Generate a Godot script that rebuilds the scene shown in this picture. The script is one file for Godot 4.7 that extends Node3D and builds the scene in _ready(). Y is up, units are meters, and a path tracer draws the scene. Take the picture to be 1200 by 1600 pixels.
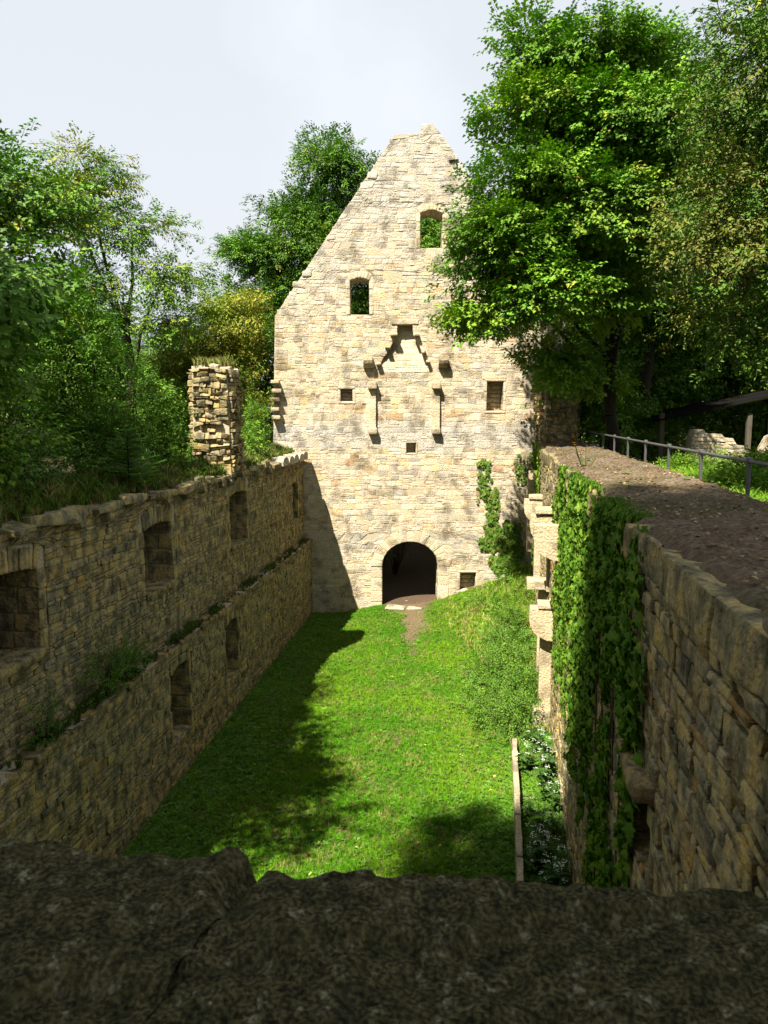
extends Node3D
# A roofless hall of rubble masonry seen from a window sill in its near gable: sunken grass court, tall far gable,
# two long side walls, trees all round. Units are metres, y up, the camera looks along -z; d below means distance along -z.

const CREAM := Color(0.50, 0.415, 0.285)
const SUN_TRAVEL := Vector3(0.37, -1.0, -0.60)

var rng := RandomNumberGenerator.new()
var noise := FastNoiseLite.new()
var fine := FastNoiseLite.new()
var M := {}
var taken := {}
var EYE := Vector3(0, 7.5, 0)

# ------------------------------------------------------------------ mesh builder
class MB:
	var v := PackedVector3Array()
	var n := PackedVector3Array()
	var c := PackedColorArray()
	var ix := PackedInt32Array()
	var org := Vector3.ZERO

	func vert(p: Vector3, nn: Vector3, col: Color) -> int:
		v.append(p - org)
		n.append(nn)
		c.append(col)
		return v.size() - 1

	# a b c d counter-clockwise seen from outside; Godot's front faces run clockwise
	func quad(a: Vector3, b: Vector3, cc: Vector3, d: Vector3, col: Color) -> void:
		var nn := (b - a).cross(d - a)
		if nn.length_squared() < 1e-14:
			nn = (cc - b).cross(d - b)
		nn = nn.normalized()
		var k := v.size()
		vert(a, nn, col); vert(b, nn, col); vert(cc, nn, col); vert(d, nn, col)
		ix.append_array(PackedInt32Array([k, k + 2, k + 1, k, k + 3, k + 2]))

	func tri(a: Vector3, b: Vector3, cc: Vector3, col: Color) -> void:
		var nn := (b - a).cross(cc - a).normalized()
		var k := v.size()
		vert(a, nn, col); vert(b, nn, col); vert(cc, nn, col)
		ix.append_array(PackedInt32Array([k, k + 2, k + 1]))

	func mesh() -> ArrayMesh:
		var a := []
		a.resize(Mesh.ARRAY_MAX)
		a[Mesh.ARRAY_VERTEX] = v
		a[Mesh.ARRAY_NORMAL] = n
		a[Mesh.ARRAY_COLOR] = c
		a[Mesh.ARRAY_INDEX] = ix
		var m := ArrayMesh.new()
		m.add_surface_from_arrays(Mesh.PRIMITIVE_TRIANGLES, a)
		return m

# ------------------------------------------------------------------ nodes
func numbered(called: String) -> String:
	if not taken.has(called):
		taken[called] = 0
		return called
	taken[called] += 1
	return "%s_%03d" % [called, taken[called]]

func tag(o: Node, label: String, category: String, group := "", kind := "") -> Node:
	if label: o.set_meta("label", label)
	if category: o.set_meta("category", category)
	if group: o.set_meta("group", group)
	if kind: o.set_meta("kind", kind)
	return o

func thing(called: String, label: String, category: String, at := Vector3.ZERO, group := "") -> Node3D:
	var o := Node3D.new()
	o.name = numbered(called)
	add_child(o)
	o.position = at
	tag(o, label, category, group, "thing")
	return o

func put(mb: MB, called: String, mat: Material, parent: Node = self) -> MeshInstance3D:
	var o := MeshInstance3D.new()
	o.name = numbered(called) if parent == self else called
	o.mesh = mb.mesh()
	o.material_override = mat
	parent.add_child(o, true)
	return o

func put_mesh(m: Mesh, called: String, mat: Material, parent: Node) -> MeshInstance3D:
	var o := MeshInstance3D.new()
	o.name = numbered(called) if parent == self else called
	o.mesh = m
	o.material_override = mat
	parent.add_child(o, true)
	return o

func scatter(called: String, m: Mesh, mat: Material, xs: Array, cols: PackedColorArray, parent: Node) -> MultiMeshInstance3D:
	var mm := MultiMesh.new()
	mm.transform_format = MultiMesh.TRANSFORM_3D
	mm.use_colors = true
	mm.mesh = m
	mm.instance_count = xs.size()
	for i in xs.size():
		mm.set_instance_transform(i, xs[i])
		mm.set_instance_color(i, cols[i])
	var o := MultiMeshInstance3D.new()
	o.name = numbered(called) if parent == self else called
	o.multimesh = mm
	o.material_override = mat
	parent.add_child(o, true)
	return o

func rr(a: float, b: float) -> float:
	return rng.randf_range(a, b)

func tint(c: Color, s: float) -> Color:
	var k := 1.0 + rr(-s, s)
	return Color(c.r * k * (1.0 + rr(-s, s) * 0.25), c.g * k, c.b * k * (1.0 + rr(-s, s) * 0.35))

# ------------------------------------------------------------------ materials
func noise_tex(freq: float, oct: int, ramp: Array, sd: int, size := 512, kind := FastNoiseLite.TYPE_SIMPLEX_SMOOTH) -> Texture2D:
	var f := FastNoiseLite.new()
	f.noise_type = kind
	f.seed = sd
	f.frequency = freq
	f.fractal_octaves = oct
	f.fractal_gain = 0.55
	var t := NoiseTexture2D.new()
	t.width = size
	t.height = size
	t.seamless = true
	t.noise = f
	if ramp:
		var g := Gradient.new()
		var offs := PackedFloat32Array()
		var cols := PackedColorArray()
		for e in ramp:
			offs.append(e[0])
			cols.append(e[1])
		g.offsets = offs
		g.colors = cols
		t.color_ramp = g
	return t

func surf(rough: float, spec := 0.35) -> StandardMaterial3D:
	var m := StandardMaterial3D.new()
	m.roughness = rough
	m.metallic_specular = spec
	m.vertex_color_use_as_albedo = true
	return m

func g1(x: float) -> Color:
	return Color(x, x, x)

func make_materials() -> void:
	# fine sandstone grain, and larger lichen and soot patches laid over it
	var grain := noise_tex(0.035, 5, [[0.0, Color(0.76, 0.74, 0.71)], [0.42, Color(0.92, 0.91, 0.89)], [0.6, Color(0.99, 0.98, 0.96)], [1.0, Color(1, 1, 1)]], 11)
	var height := noise_tex(0.03, 6, [], 12)
	var patches := noise_tex(0.012, 5, [[0.0, Color(0.54, 0.53, 0.51, 1)], [0.34, Color(0.79, 0.78, 0.76, 0.9)], [0.52, Color(1, 1, 1, 0.4)], [0.7, Color(1, 0.97, 0.88, 0.3)], [1.0, Color(1, 0.94, 0.78, 0.7)]], 13)
	var mossy := noise_tex(0.010, 8, [[0.0, Color(0.34, 0.36, 0.31, 1)], [0.34, Color(0.58, 0.585, 0.52, 1)], [0.5, Color(0.76, 0.75, 0.67, 1)], [0.66, Color(0.90, 0.86, 0.68, 1)], [1.0, Color(1.0, 0.90, 0.52, 1)]], 14, 1024)
	for e in [["stone", grain, patches, 0.9, Vector3.ONE * 0.16], ["stone_weathered", grain, mossy, 0.9, Vector3(0.34, 0.22, 0.34)]]:
		var m := surf(0.92, 0.25)
		m.albedo_texture = e[1]
		m.uv1_triplanar = true
		m.uv1_world_triplanar = true
		m.uv1_scale = Vector3.ONE * e[3]
		m.heightmap_enabled = true
		m.heightmap_texture = height
		m.heightmap_scale = 1.7
		m.detail_enabled = true
		m.detail_blend_mode = BaseMaterial3D.BLEND_MODE_MUL
		m.detail_uv_layer = BaseMaterial3D.DETAIL_UV_2
		m.detail_albedo = e[2]
		m.uv2_triplanar = true
		m.uv2_world_triplanar = true
		m.uv2_scale = e[4]
		m.resource_name = e[0]
		M[e[0]] = m
	# the sill right under the lens: finer grain and relief, lichen spots
	var spots := noise_tex(0.012, 7, [[0.0, Color(0.36, 0.38, 0.30, 1)], [0.38, Color(0.48, 0.49, 0.38, 1)], [0.5, Color(0.60, 0.575, 0.44, 1)], [0.72, Color(0.64, 0.64, 0.54, 1)], [0.78, Color(0.9, 0.9, 0.82, 1)], [1.0, Color(0.95, 0.95, 0.9, 1)]], 16, 1024)
	var sg := noise_tex(0.07, 6, [[0.0, g1(0.3)], [0.40, g1(0.62)], [0.55, g1(0.84)], [0.64, g1(1.0)], [1.0, g1(1.0)]], 17, 1024)
	var sm := surf(0.95, 0.2)
	sm.albedo_texture = sg
	sm.uv1_triplanar = true
	sm.uv1_world_triplanar = true
	sm.uv1_scale = Vector3.ONE * 2.2
	sm.heightmap_enabled = true
	sm.heightmap_texture = noise_tex(0.03, 8, [], 18, 1024)
	sm.heightmap_scale = 1.6
	sm.detail_enabled = true
	sm.detail_blend_mode = BaseMaterial3D.BLEND_MODE_MUL
	sm.detail_uv_layer = BaseMaterial3D.DETAIL_UV_2
	sm.detail_albedo = spots
	sm.uv2_triplanar = true
	sm.uv2_world_triplanar = true
	sm.uv2_scale = Vector3.ONE * 2.6
	M["sill"] = sm
	var mo := surf(0.97, 0.2)
	mo.albedo_texture = grain
	mo.uv1_triplanar = true
	mo.uv1_world_triplanar = true
	mo.uv1_scale = Vector3.ONE * 1.7
	mo.heightmap_enabled = true
	mo.heightmap_texture = height
	mo.heightmap_scale = 2.0
	M["mortar"] = mo
	var so := surf(0.98, 0.15)
	so.albedo_texture = noise_tex(0.04, 6, [[0.0, g1(0.45)], [0.5, g1(0.8)], [1.0, g1(1.0)]], 21)
	so.uv1_triplanar = true
	so.uv1_world_triplanar = true
	so.uv1_scale = Vector3.ONE * 0.7
	so.heightmap_enabled = true
	so.heightmap_texture = height
	so.heightmap_scale = 3.0
	M["soil"] = so
	var lf := surf(0.55, 0.3)
	lf.backlight_enabled = true
	lf.backlight = Color(0.5, 0.64, 0.16)
	M["leaf"] = lf
	var gr := surf(0.7, 0.18)
	gr.backlight_enabled = true
	gr.backlight = Color(0.25, 0.36, 0.1)
	M["grass"] = gr
	var bk := surf(0.95, 0.2)
	bk.albedo_texture = noise_tex(0.05, 5, [[0.0, g1(0.4)], [0.5, g1(0.8)], [1.0, g1(1.0)]], 23)
	bk.uv1_triplanar = true
	bk.uv1_scale = Vector3(1.2, 0.4, 1.2)
	bk.heightmap_enabled = true
	bk.heightmap_texture = height
	bk.heightmap_scale = 2.5
	M["bark"] = bk
	var ir := surf(0.55, 0.5)
	ir.roughness = 0.7
	M["iron"] = ir
	var wd := surf(1.0, 0.05)
	M["wood"] = wd

# ------------------------------------------------------------------ shapes
# one rough dressed face in a wall: q = corners bl br tr tl on the wall frame fr = [O, U, V, N]
func add_stone(mb: MB, fr: Array, q: PackedVector2Array, proud: float, back: float, col: Color, nx := 3, ny := 3, rough := 0.008, gap := 0.009, bevel := 0.022) -> void:
	var O: Vector3 = fr[0]
	var U: Vector3 = fr[1]
	var V: Vector3 = fr[2]
	var N: Vector3 = fr[3]
	var mid := (q[0] + q[1] + q[2] + q[3]) * 0.25
	var w := maxf((q[1] - q[0]).length(), (q[2] - q[3]).length())
	var h := maxf((q[3] - q[0]).length(), (q[2] - q[1]).length())
	if w < 0.03 or h < 0.025:
		return
	var bev := minf(bevel, minf(w, h) * 0.2)
	var es := bev / w
	var et := bev / h
	var cc: Array[Vector2] = []
	for k in 4:
		var p := q[k]
		var to := (mid - p)
		cc.append(p + Vector2(clampf(to.x, -1, 1) * gap / maxf(w * 0.5, 0.02), clampf(to.y, -1, 1) * gap / maxf(h * 0.5, 0.02)) + Vector2(rr(-1, 1), rr(-1, 1)) * gap * 0.7)
	var P := PackedVector3Array()
	var NN := PackedVector3Array()
	var tilt_u := rr(-1, 1) * rough * 1.2
	var tilt_v := rr(-1, 1) * rough * 1.2
	for j in ny + 1:
		var t := float(j) / ny
		if j == 1: t = maxf(et, 0.0)
		elif j == ny - 1: t = 1.0 - et
		for i in nx + 1:
			var s := float(i) / nx
			if i == 1: s = es
			elif i == nx - 1: s = 1.0 - es
			var p: Vector2 = cc[0].lerp(cc[1], s).lerp(cc[3].lerp(cc[2], s), t)
			var hh := proud + tilt_u * (s - 0.5) * 2.0 + tilt_v * (t - 0.5) * 2.0
			var eu := i == 0 or i == nx
			var ev := j == 0 or j == ny
			if eu or ev:
				hh -= bev * 0.8
				if eu and ev:
					p = p.lerp(mid, minf(0.25, bev * 0.8 / minf(w, h)))
				p += Vector2(rr(-1, 1), rr(-1, 1)) * bev * 0.25
			else:
				hh += rr(-rough, rough) if nx == 3 else fine.get_noise_3d(p.x * 9.0, p.y * 14.0, O.x) * rough * 2.0 + rr(-0.003, 0.003)
			P.append(O + U * p.x + V * p.y + N * hh)
			NN.append(Vector3.ZERO)
	var W := nx + 1
	for j in ny:
		for i in nx:
			var a := j * W + i
			var f := (P[a + 1] - P[a]).cross(P[a + W] - P[a]) + (P[a + W] - P[a + W + 1]).cross(P[a + 1] - P[a + W + 1])
			NN[a] += f
			NN[a + 1] += f
			NN[a + W] += f
			NN[a + W + 1] += f
	var k0 := mb.v.size()
	for a in P.size():
		mb.vert(P[a], NN[a].normalized(), col)
	for j in ny:
		for i in nx:
			var a := k0 + j * W + i
			mb.ix.append_array(PackedInt32Array([a, a + W + 1, a + 1, a, a + W, a + W + 1]))
	# skirt back into the mortar
	var ring: Array[int] = []
	for i in nx: ring.append(i)
	for j in ny: ring.append(j * W + nx)
	for i in nx: ring.append(ny * W + nx - i)
	for j in ny: ring.append((ny - j) * W)
	var dn := N * (back + proud)
	for e in ring.size():
		var a := P[ring[e]]
		var b := P[ring[(e + 1) % ring.size()]]
		mb.quad(b, a, a - dn, b - dn, col)

# rounded rough block: xf places a box of the given size centred on its origin
func rblock(mb: MB, xf: Transform3D, size: Vector3, r: float, n: int, amp: float, col: Color, freq := 3.0) -> void:
	var hs := size * 0.5
	r = minf(r, minf(hs.x, minf(hs.y, hs.z)) * 0.95)
	var off := Vector3(rr(0, 50), rr(0, 50), rr(0, 50))
	for face in 6:
		var ax := face / 2
		var sg := 1.0 if face % 2 == 0 else -1.0
		var b := (ax + 1) % 3
		var c := (ax + 2) % 3
		var P := PackedVector3Array()
		var NN := PackedVector3Array()
		for j in n + 1:
			for i in n + 1:
				var p := Vector3.ZERO
				p[ax] = sg * hs[ax]
				p[b] = lerpf(-1, 1, spaced(i, n, r / (2.0 * hs[b]))) * hs[b] * sg
				p[c] = lerpf(-1, 1, spaced(j, n, r / (2.0 * hs[c]))) * hs[c]
				var inner := Vector3(clampf(p.x, -hs.x + r, hs.x - r), clampf(p.y, -hs.y + r, hs.y - r), clampf(p.z, -hs.z + r, hs.z - r))
				var dir := (p - inner).normalized()
				var s := inner + dir * r
				var q := s * freq + off
				s += dir * amp * noise.get_noise_3d(q.x * 30.0, q.y * 30.0, q.z * 30.0) * 1.8
				P.append(xf * s)
				NN.append(Vector3.ZERO)
		var W := n + 1
		for j in n:
			for i in n:
				var a := j * W + i
				var f := (P[a + 1] - P[a]).cross(P[a + W] - P[a]) + (P[a + W] - P[a + W + 1]).cross(P[a + 1] - P[a + W + 1])
				for e in [a, a + 1, a + W, a + W + 1]:
					NN[e] += f
		var k0 := mb.v.size()
		for a in P.size():
			mb.vert(P[a], NN[a].normalized(), col)
		for j in n:
			for i in n:
				var a := k0 + j * W + i
				mb.ix.append_array(PackedInt32Array([a, a + W + 1, a + 1, a, a + W, a + W + 1]))

func spaced(i: int, n: int, e: float) -> float:
	if i == 0: return 0.0
	if i == n: return 1.0
	if n < 3: return float(i) / n
	return lerpf(e, 1.0 - e, float(i - 1) / (n - 2))

# side profile pts (x out from the wall, y up) swept over width w; xf: x = out, y = up, z = along
func extrude(mb: MB, xf: Transform3D, pts: PackedVector2Array, w: float, col: Color) -> void:
	if Geometry2D.is_polygon_clockwise(pts):
		pts.reverse()
	var ti := Geometry2D.triangulate_polygon(pts)
	for k in range(0, ti.size(), 3):
		var a := pts[ti[k]]
		var b := pts[ti[k + 1]]
		var c := pts[ti[k + 2]]
		if (b - a).cross(c - a) < 0:
			var s := b
			b = c
			c = s
		mb.tri(xf * Vector3(a.x, a.y, w / 2), xf * Vector3(b.x, b.y, w / 2), xf * Vector3(c.x, c.y, w / 2), col)
		mb.tri(xf * Vector3(a.x, a.y, -w / 2), xf * Vector3(c.x, c.y, -w / 2), xf * Vector3(b.x, b.y, -w / 2), col)
	for k in pts.size():
		var a := pts[k]
		var b := pts[(k + 1) % pts.size()]
		mb.quad(xf * Vector3(a.x, a.y, w / 2), xf * Vector3(a.x, a.y, -w / 2), xf * Vector3(b.x, b.y, -w / 2), xf * Vector3(b.x, b.y, w / 2), col)

func boxf(mb: MB, fr: Array, a: PackedVector2Array, n0: float, n1: float, col: Color) -> void:
	# prism over corners bl br tr tl of the wall frame, from depth n1 (front) to n0 (back)
	var f := []
	var b := []
	for p in a:
		f.append(fr[0] + fr[1] * p.x + fr[2] * p.y + fr[3] * n1)
		b.append(fr[0] + fr[1] * p.x + fr[2] * p.y + fr[3] * n0)
	mb.quad(f[0], f[1], f[2], f[3], col)
	mb.quad(b[1], b[0], b[3], b[2], col)
	for k in 4:
		var l := (k + 1) % 4
		mb.quad(f[l], f[k], b[k], b[l], col)

func tube(mb: MB, p0: Vector3, p1: Vector3, r0: float, r1: float, sides: int, col: Color) -> void:
	var d := (p1 - p0).normalized()
	var a := d.cross(Vector3.RIGHT if absf(d.x) < 0.8 else Vector3.UP).normalized()
	var b := d.cross(a)
	var k0 := mb.v.size()
	for i in sides:
		var t := TAU * i / sides
		var o := a * cos(t) + b * sin(t)
		mb.vert(p0 + o * r0, o, col)
		mb.vert(p1 + o * r1, o, col)
	for i in sides:
		var q := k0 + i * 2
		var w := k0 + (i + 1) % sides * 2
		mb.ix.append_array(PackedInt32Array([q, q + 1, w, w, q + 1, w + 1]))

# ------------------------------------------------------------------ masonry
# outline: rows [v, left, right] by rising v.  hole: {u0,u1,v0,v1,rise} (arched head of that rise) or {poly=[[v,l,r]...]}
func lim(rows: Array, v: float) -> Vector2:
	if v <= rows[0][0]:
		return Vector2(rows[0][1], rows[0][2])
	for k in rows.size() - 1:
		var a: Array = rows[k]
		var b: Array = rows[k + 1]
		if v <= b[0]:
			var t: float = (v - a[0]) / maxf(b[0] - a[0], 1e-6)
			return Vector2(lerpf(a[1], b[1], t), lerpf(a[2], b[2], t))
	return Vector2(rows[-1][1], rows[-1][2])

func hole_at(h: Dictionary, v: float, grow := 0.0) -> Vector2:
	if h.has("poly"):
		var l := lim(h.poly, v)
		return Vector2(l.x - grow, l.y + grow)
	var u0: float = h.u0 - grow
	var u1: float = h.u1 + grow
	var rise: float = h.get("rise", 0.0)
	var top: float = h.v1 + grow
	if rise > 0.0 and v > h.v1 - rise:
		var f := clampf((v - (h.v1 - rise)) / (top - (h.v1 - rise)), 0.0, 1.0)
		var half := (u1 - u0) * 0.5
		var k := sqrt(1.0 - f * f) if rise > half * 0.6 else 1.0 - 0.0 * f
		if rise <= half * 0.6:
			# shallow segment
			var R := (half * half + rise * rise) / (2.0 * rise)
			var y = v - (h.v1 - rise) + (R - rise)
			k = clampf(sqrt(maxf(R * R - y * y, 0.0)) / half, 0.0, 1.0)
		var m := (u0 + u1) * 0.5
		return Vector2(m - half * k, m + half * k)
	return Vector2(u0, u1)

func hv0(h: Dictionary) -> float:
	return h.poly[0][0] if h.has("poly") else h.v0

func hv1(h: Dictionary) -> float:
	return h.poly[-1][0] if h.has("poly") else h.v1

# the free stretches of a course between va and vb: [l at va, l at vb, r at va, r at vb]
func stretches(outline: Array, holes: Array, va: float, vb: float, grow := 0.0) -> Array:
	var a := lim(outline, va + 0.001)
	var b := lim(outline, vb - 0.001)
	var cuts := []
	for h in holes:
		if hv0(h) - grow < vb - 0.005 and hv1(h) + grow > va + 0.005:
			cuts.append([hole_at(h, clampf(va, hv0(h), hv1(h) + grow), grow), hole_at(h, clampf(vb, hv0(h), hv1(h) + grow - 0.001), grow)])
	cuts.sort_custom(func(p, q): return p[0].x < q[0].x)
	var out := []
	var l := [a.x, b.x]
	for c in cuts:
		if c[0].x > l[0] + 0.02 or c[1].x > l[1] + 0.02:
			out.append([l[0], l[1], c[0].x, c[1].x])
		l = [maxf(l[0], c[0].y), maxf(l[1], c[1].y)]
	if a.y > l[0] + 0.02 or b.y > l[1] + 0.02:
		out.append([l[0], l[1], a.y, b.y])
	return out

# fills stones (dictionaries) for one face of a wall
func courses(stones: Array, fr: Array, outline: Array, holes: Array, o: Dictionary) -> void:
	var v: float = outline[0][0]
	var top: float = outline[-1][0]
	var edges := [top]
	for h in holes:
		edges.append(hv0(h))
		edges.append(hv1(h))
		if h.get("rise", 0.0) > 0.0:
			edges.append(h.v1 - h.rise * 0.5)
	for r in outline:
		edges.append(r[0])
	var row := 0
	var amp: float = o.get("wave", 0.022)
	while v < top - 0.03:
		var nv := v + rr(o.h0, o.h1)
		for e in edges:
			if e > v + 0.035 and e < nv + 0.05:
				nv = e
		row += 1
		for s in stretches(outline, holes, v, nv):
			var la: float = s[0]
			var lb: float = s[1]
			var len_a: float = maxf(s[2] - s[0], 0.0)
			var len_b: float = maxf(s[3] - s[1], 0.0)
			var length := (len_a + len_b) * 0.5
			if length < 0.04:
				continue
			var t := 0.0
			while t < 1.0 - 1e-4:
				var w = rr(o.w0, o.w1) * (nv - v) / o.h1 * rr(0.8, 1.5)
				var nt = t + w / length
				if nt > 1.0 - o.w0 * 0.55 / length:
					nt = 1.0
				var lean0 := 0.0 if t == 0.0 else rr(-0.02, 0.02)
				var ua0 := la + len_a * t
				var ub0 := lb + len_b * t + lean0
				var ua1 = la + len_a * nt
				var ub1 = lb + len_b * nt + (0.0 if nt == 1.0 else rr(-0.02, 0.02))
				var wa := [wave(ua0, v, amp), wave(ua1, v, amp), wave(ub1, nv, amp), wave(ub0, nv, amp)]
				if v <= outline[0][0] + 0.001:
					wa[0] = 0.0
					wa[1] = 0.0
				if nv >= top - 0.001:
					wa[2] = 0.0
					wa[3] = 0.0
				var q := PackedVector2Array([Vector2(ua0, v + wa[0]), Vector2(ua1, v + wa[1]), Vector2(ub1, nv + wa[2]), Vector2(ub0, nv + wa[3])])
				if nv - v > 0.13 and rng.randf() < o.get("split", 0.2):
					var k := rr(0.38, 0.62)
					var ml := q[0].lerp(q[3], k)
					var mr := q[1].lerp(q[2], k + rr(-0.05, 0.05))
					stone(stones, fr, PackedVector2Array([q[0], q[1], mr, ml]), o)
					stone(stones, fr, PackedVector2Array([ml, mr, q[2], q[3]]), o)
				else:
					stone(stones, fr, q, o)
				t = nt
		v = nv

func wave(u: float, v: float, amp: float) -> float:
	return noise.get_noise_2d(u * 60.0, v * 900.0) * amp * 1.8

func stone(stones: Array, fr: Array, q: PackedVector2Array, o: Dictionary) -> void:
	var m := (q[0] + q[1] + q[2] + q[3]) * 0.25
	var p: Vector3 = fr[0] + fr[1] * m.x + fr[2] * m.y
	var area := absf((q[1] - q[0]).cross(q[3] - q[0]))
	var to := EYE - p
	var seen := maxf(0.05, to.normalized().dot(fr[3])) * area / to.length_squared()
	if to.z > 0 and absf(p.x) > -p.z * 0.62 + 0.3:
		seen *= 0.01
	var proud: float = o.get("proud", 0.02) * rr(0.3, 1.6)
	if rng.randf() < o.get("missing", 0.0):
		return
	stones.append({fr = fr, q = q, proud = proud, col = shade(o.pal, p), seen = seen, rough = o.get("rough", 0.008), dist = to.length(), gap = o.get("gap", 0.009), bev = o.get("bev", 0.022)})

# the colour of one stone: which bed of the same sandstone quarry it came from; dressed blocks are a finer bed
func shade(pal: String, p: Vector3) -> Color:
	var k := rng.randf()
	var c := Color(0.555, 0.48, 0.355)
	if pal == "dressed":
		c = Color(0.55, 0.475, 0.35) if k < 0.7 else Color(0.51, 0.455, 0.36)
		return tint(c, 0.10)
	if k < 0.11: c = Color(0.545, 0.445, 0.28)
	elif k < 0.30: c = Color(0.49, 0.445, 0.365)
	elif k < 0.345: c = Color(0.44, 0.32, 0.20)
	elif k < 0.43: c = Color(0.60, 0.535, 0.42)
	elif k < 0.50: c = Color(0.40, 0.365, 0.31)
	# beds change from one building stretch to the next, and lichen greys whole stones
	var big := noise.get_noise_3d(p.x * 9.0, p.y * 9.0, p.z * 9.0)
	var grey := smoothstep(0.0, 0.45, big) * 0.55
	if p.z < -28.0:
		grey = maxf(grey, smoothstep(10.0, 14.5, p.y + big * 4.0) * 0.75)
		grey = maxf(grey, smoothstep(0.6, 0.15, absf(p.y - 6.75) + big * 0.4) * 0.8)
	c = c.lerp(Color(0.46, 0.445, 0.41), clampf(grey, 0.0, 1.0))
	return tint(c, 0.13)

# sorts the stones by how large they show: the largest become parts of their own, the rest one joined part
func lay(stones: Array, root: Node3D, mat: Material, most := 285) -> void:
	stones.sort_custom(func(a, b): return a.seen > b.seen)
	var rest := MB.new()
	rest.org = root.position
	for k in stones.size():
		var s: Dictionary = stones[k]
		var close: bool = s.dist < 9.0 and k < 400
		var nx := 6 if close else 3
		var ny := 4 if close else 3
		if k < most:
			var mb := MB.new()
			mb.org = root.position
			add_stone(mb, s.fr, s.q, s.proud, 0.06, s.col, nx, ny, s.rough, s.gap, s.bev)
			if mb.v.size():
				put(mb, "stone", mat, root)
		else:
			add_stone(rest, s.fr, s.q, s.proud, 0.06, s.col, nx, ny, s.rough, s.gap, s.bev)
	if rest.v.size():
		tag(put(rest, "small_stones", mat, root), "", "", "", "stuff")

# mortar body of a wall, with its openings left free
func core(root: Node3D, fr: Array, outline: Array, holes: Array, n0: float, n1: float, col: Color, step := 0.12) -> void:
	var mb := MB.new()
	mb.org = root.position
	var cuts := []
	var v: float = outline[0][0]
	while v < outline[-1][0]:
		cuts.append(v)
		v += step * 6.0
	for r in outline: cuts.append(r[0])
	for h in holes:
		var a := hv0(h) - 0.03
		var b := hv1(h) + 0.03
		cuts.append(a)
		cuts.append(b)
		if h.get("rise", 0.0) > 0.0 or h.has("poly"):
			var y: float = (hv1(h) - h.get("rise", 0.0)) if not h.has("poly") else a
			while y < b:
				cuts.append(y)
				y += 0.05
	cuts.sort()
	for k in cuts.size() - 1:
		var va: float = cuts[k]
		var vb: float = cuts[k + 1]
		if vb - va < 0.004 or va < outline[0][0] - 0.001 or vb > outline[-1][0] + 0.001:
			continue
		for s in stretches(outline, holes, va, vb, 0.03):
			boxf(mb, fr, PackedVector2Array([Vector2(s[0], va), Vector2(s[2], va), Vector2(s[3], vb), Vector2(s[1], vb)]), n0, n1, col)
	put(mb, "mortar", M.mortar, root)

# linings of an opening: jambs, sill, head and, for a niche, its back
func reveal(stones: Array, fr: Array, h: Dictionary, depth: float, pal: String, closed: bool, root: Node3D, mcol: Color) -> void:
	var O: Vector3 = fr[0]
	var U: Vector3 = fr[1]
	var V: Vector3 = fr[2]
	var N: Vector3 = fr[3]
	var rise: float = h.get("rise", 0.0)
	var o := {h0 = 0.22, h1 = 0.42, w0 = 0.5, w1 = 1.1, pal = pal, proud = 0.004, rough = 0.004, wave = 0.0, split = 0.0}
	var jt: float = h.v1 - rise
	var face := 0.03
	# left jamb looks to +U, right jamb to -U
	courses(stones, [O + U * h.u0 + N * (-face), -N, V, U], [[h.v0, 0.0, depth - face], [jt, 0.0, depth - face]], [], o)
	courses(stones, [O + U * h.u1 + N * (-depth), N, V, -U], [[h.v0, 0.0, depth - face], [jt, 0.0, depth - face]], [], o)
	# sill looks up
	courses(stones, [O + V * h.v0 + N * (-face), U, -N, V], [[0.0, h.u0, h.u1], [depth - face, h.u0, h.u1]], [], o)
	# head: short boards of stone round the arch, looking down
	var segs := 1 if rise == 0.0 else (9 if rise > 0.5 else 4)
	var last := Vector2(h.u0, jt)
	for k in segs:
		var nx: Vector2
		if rise == 0.0:
			nx = Vector2(h.u1, h.v1)
		else:
			var half: float = (h.u1 - h.u0) * 0.5
			var um: float = (h.u0 + h.u1) * 0.5
			if rise > half * 0.6:
				var a: float = PI - PI * (k + 1) / segs
				nx = Vector2(um + half * cos(a), jt + rise * sin(a))
			else:
				var R: float = (half * half + rise * rise) / (2.0 * rise)
				var x := lerpf(-half, half, float(k + 1) / segs)
				nx = Vector2(um + x, jt + sqrt(R * R - x * x) - (R - rise))
		var uu := (nx - last)
		var ln := uu.length()
		uu = uu / ln
		var UU: Vector3 = U * uu.x + V * uu.y
		var fr2 := [O + U * last.x + V * last.y + N * (-face), UU, -N, UU.cross(-N)]
		if fr2[3].dot(V) > 0.0 and rise == 0.0:
			fr2 = [O + U * h.u1 + V * h.v1 + N * (-face), -U, -N, (-U).cross(-N)]
		# must look towards the opening
		var inward: Vector3 = O + U * (h.u0 + h.u1) * 0.5 + V * (h.v0 + h.v1) * 0.5 - (O + U * last.x + V * last.y)
		if fr2[3].dot(inward) < 0.0:
			fr2 = [O + U * nx.x + V * nx.y + N * (-face), -UU, -N, (-UU).cross(-N)]
		courses(stones, fr2, [[0.0, 0.0, ln], [depth - face, 0.0, ln]], [], o)
		last = nx
	if closed:
		var mb := MB.new()
		mb.org = root.position
		boxf(mb, fr, PackedVector2Array([Vector2(h.u0 - 0.05, h.v0 - 0.05), Vector2(h.u1 + 0.05, h.v0 - 0.05), Vector2(h.u1 + 0.05, h.v1 + 0.05), Vector2(h.u0 - 0.05, h.v1 + 0.05)]), -depth - 0.12, -depth - 0.03, mcol)
		put(mb, "blocking", M.mortar, root)
		o.h0 = 0.12
		o.h1 = 0.2
		o.w0 = 0.2
		o.w1 = 0.45
		o.proud = 0.012
		o.pal = "rubble"
		courses(stones, [O + N * (-depth), U, V, N], [[h.v0, h.u0, h.u1], [h.v1, h.u0, h.u1]], [], o)

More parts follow.
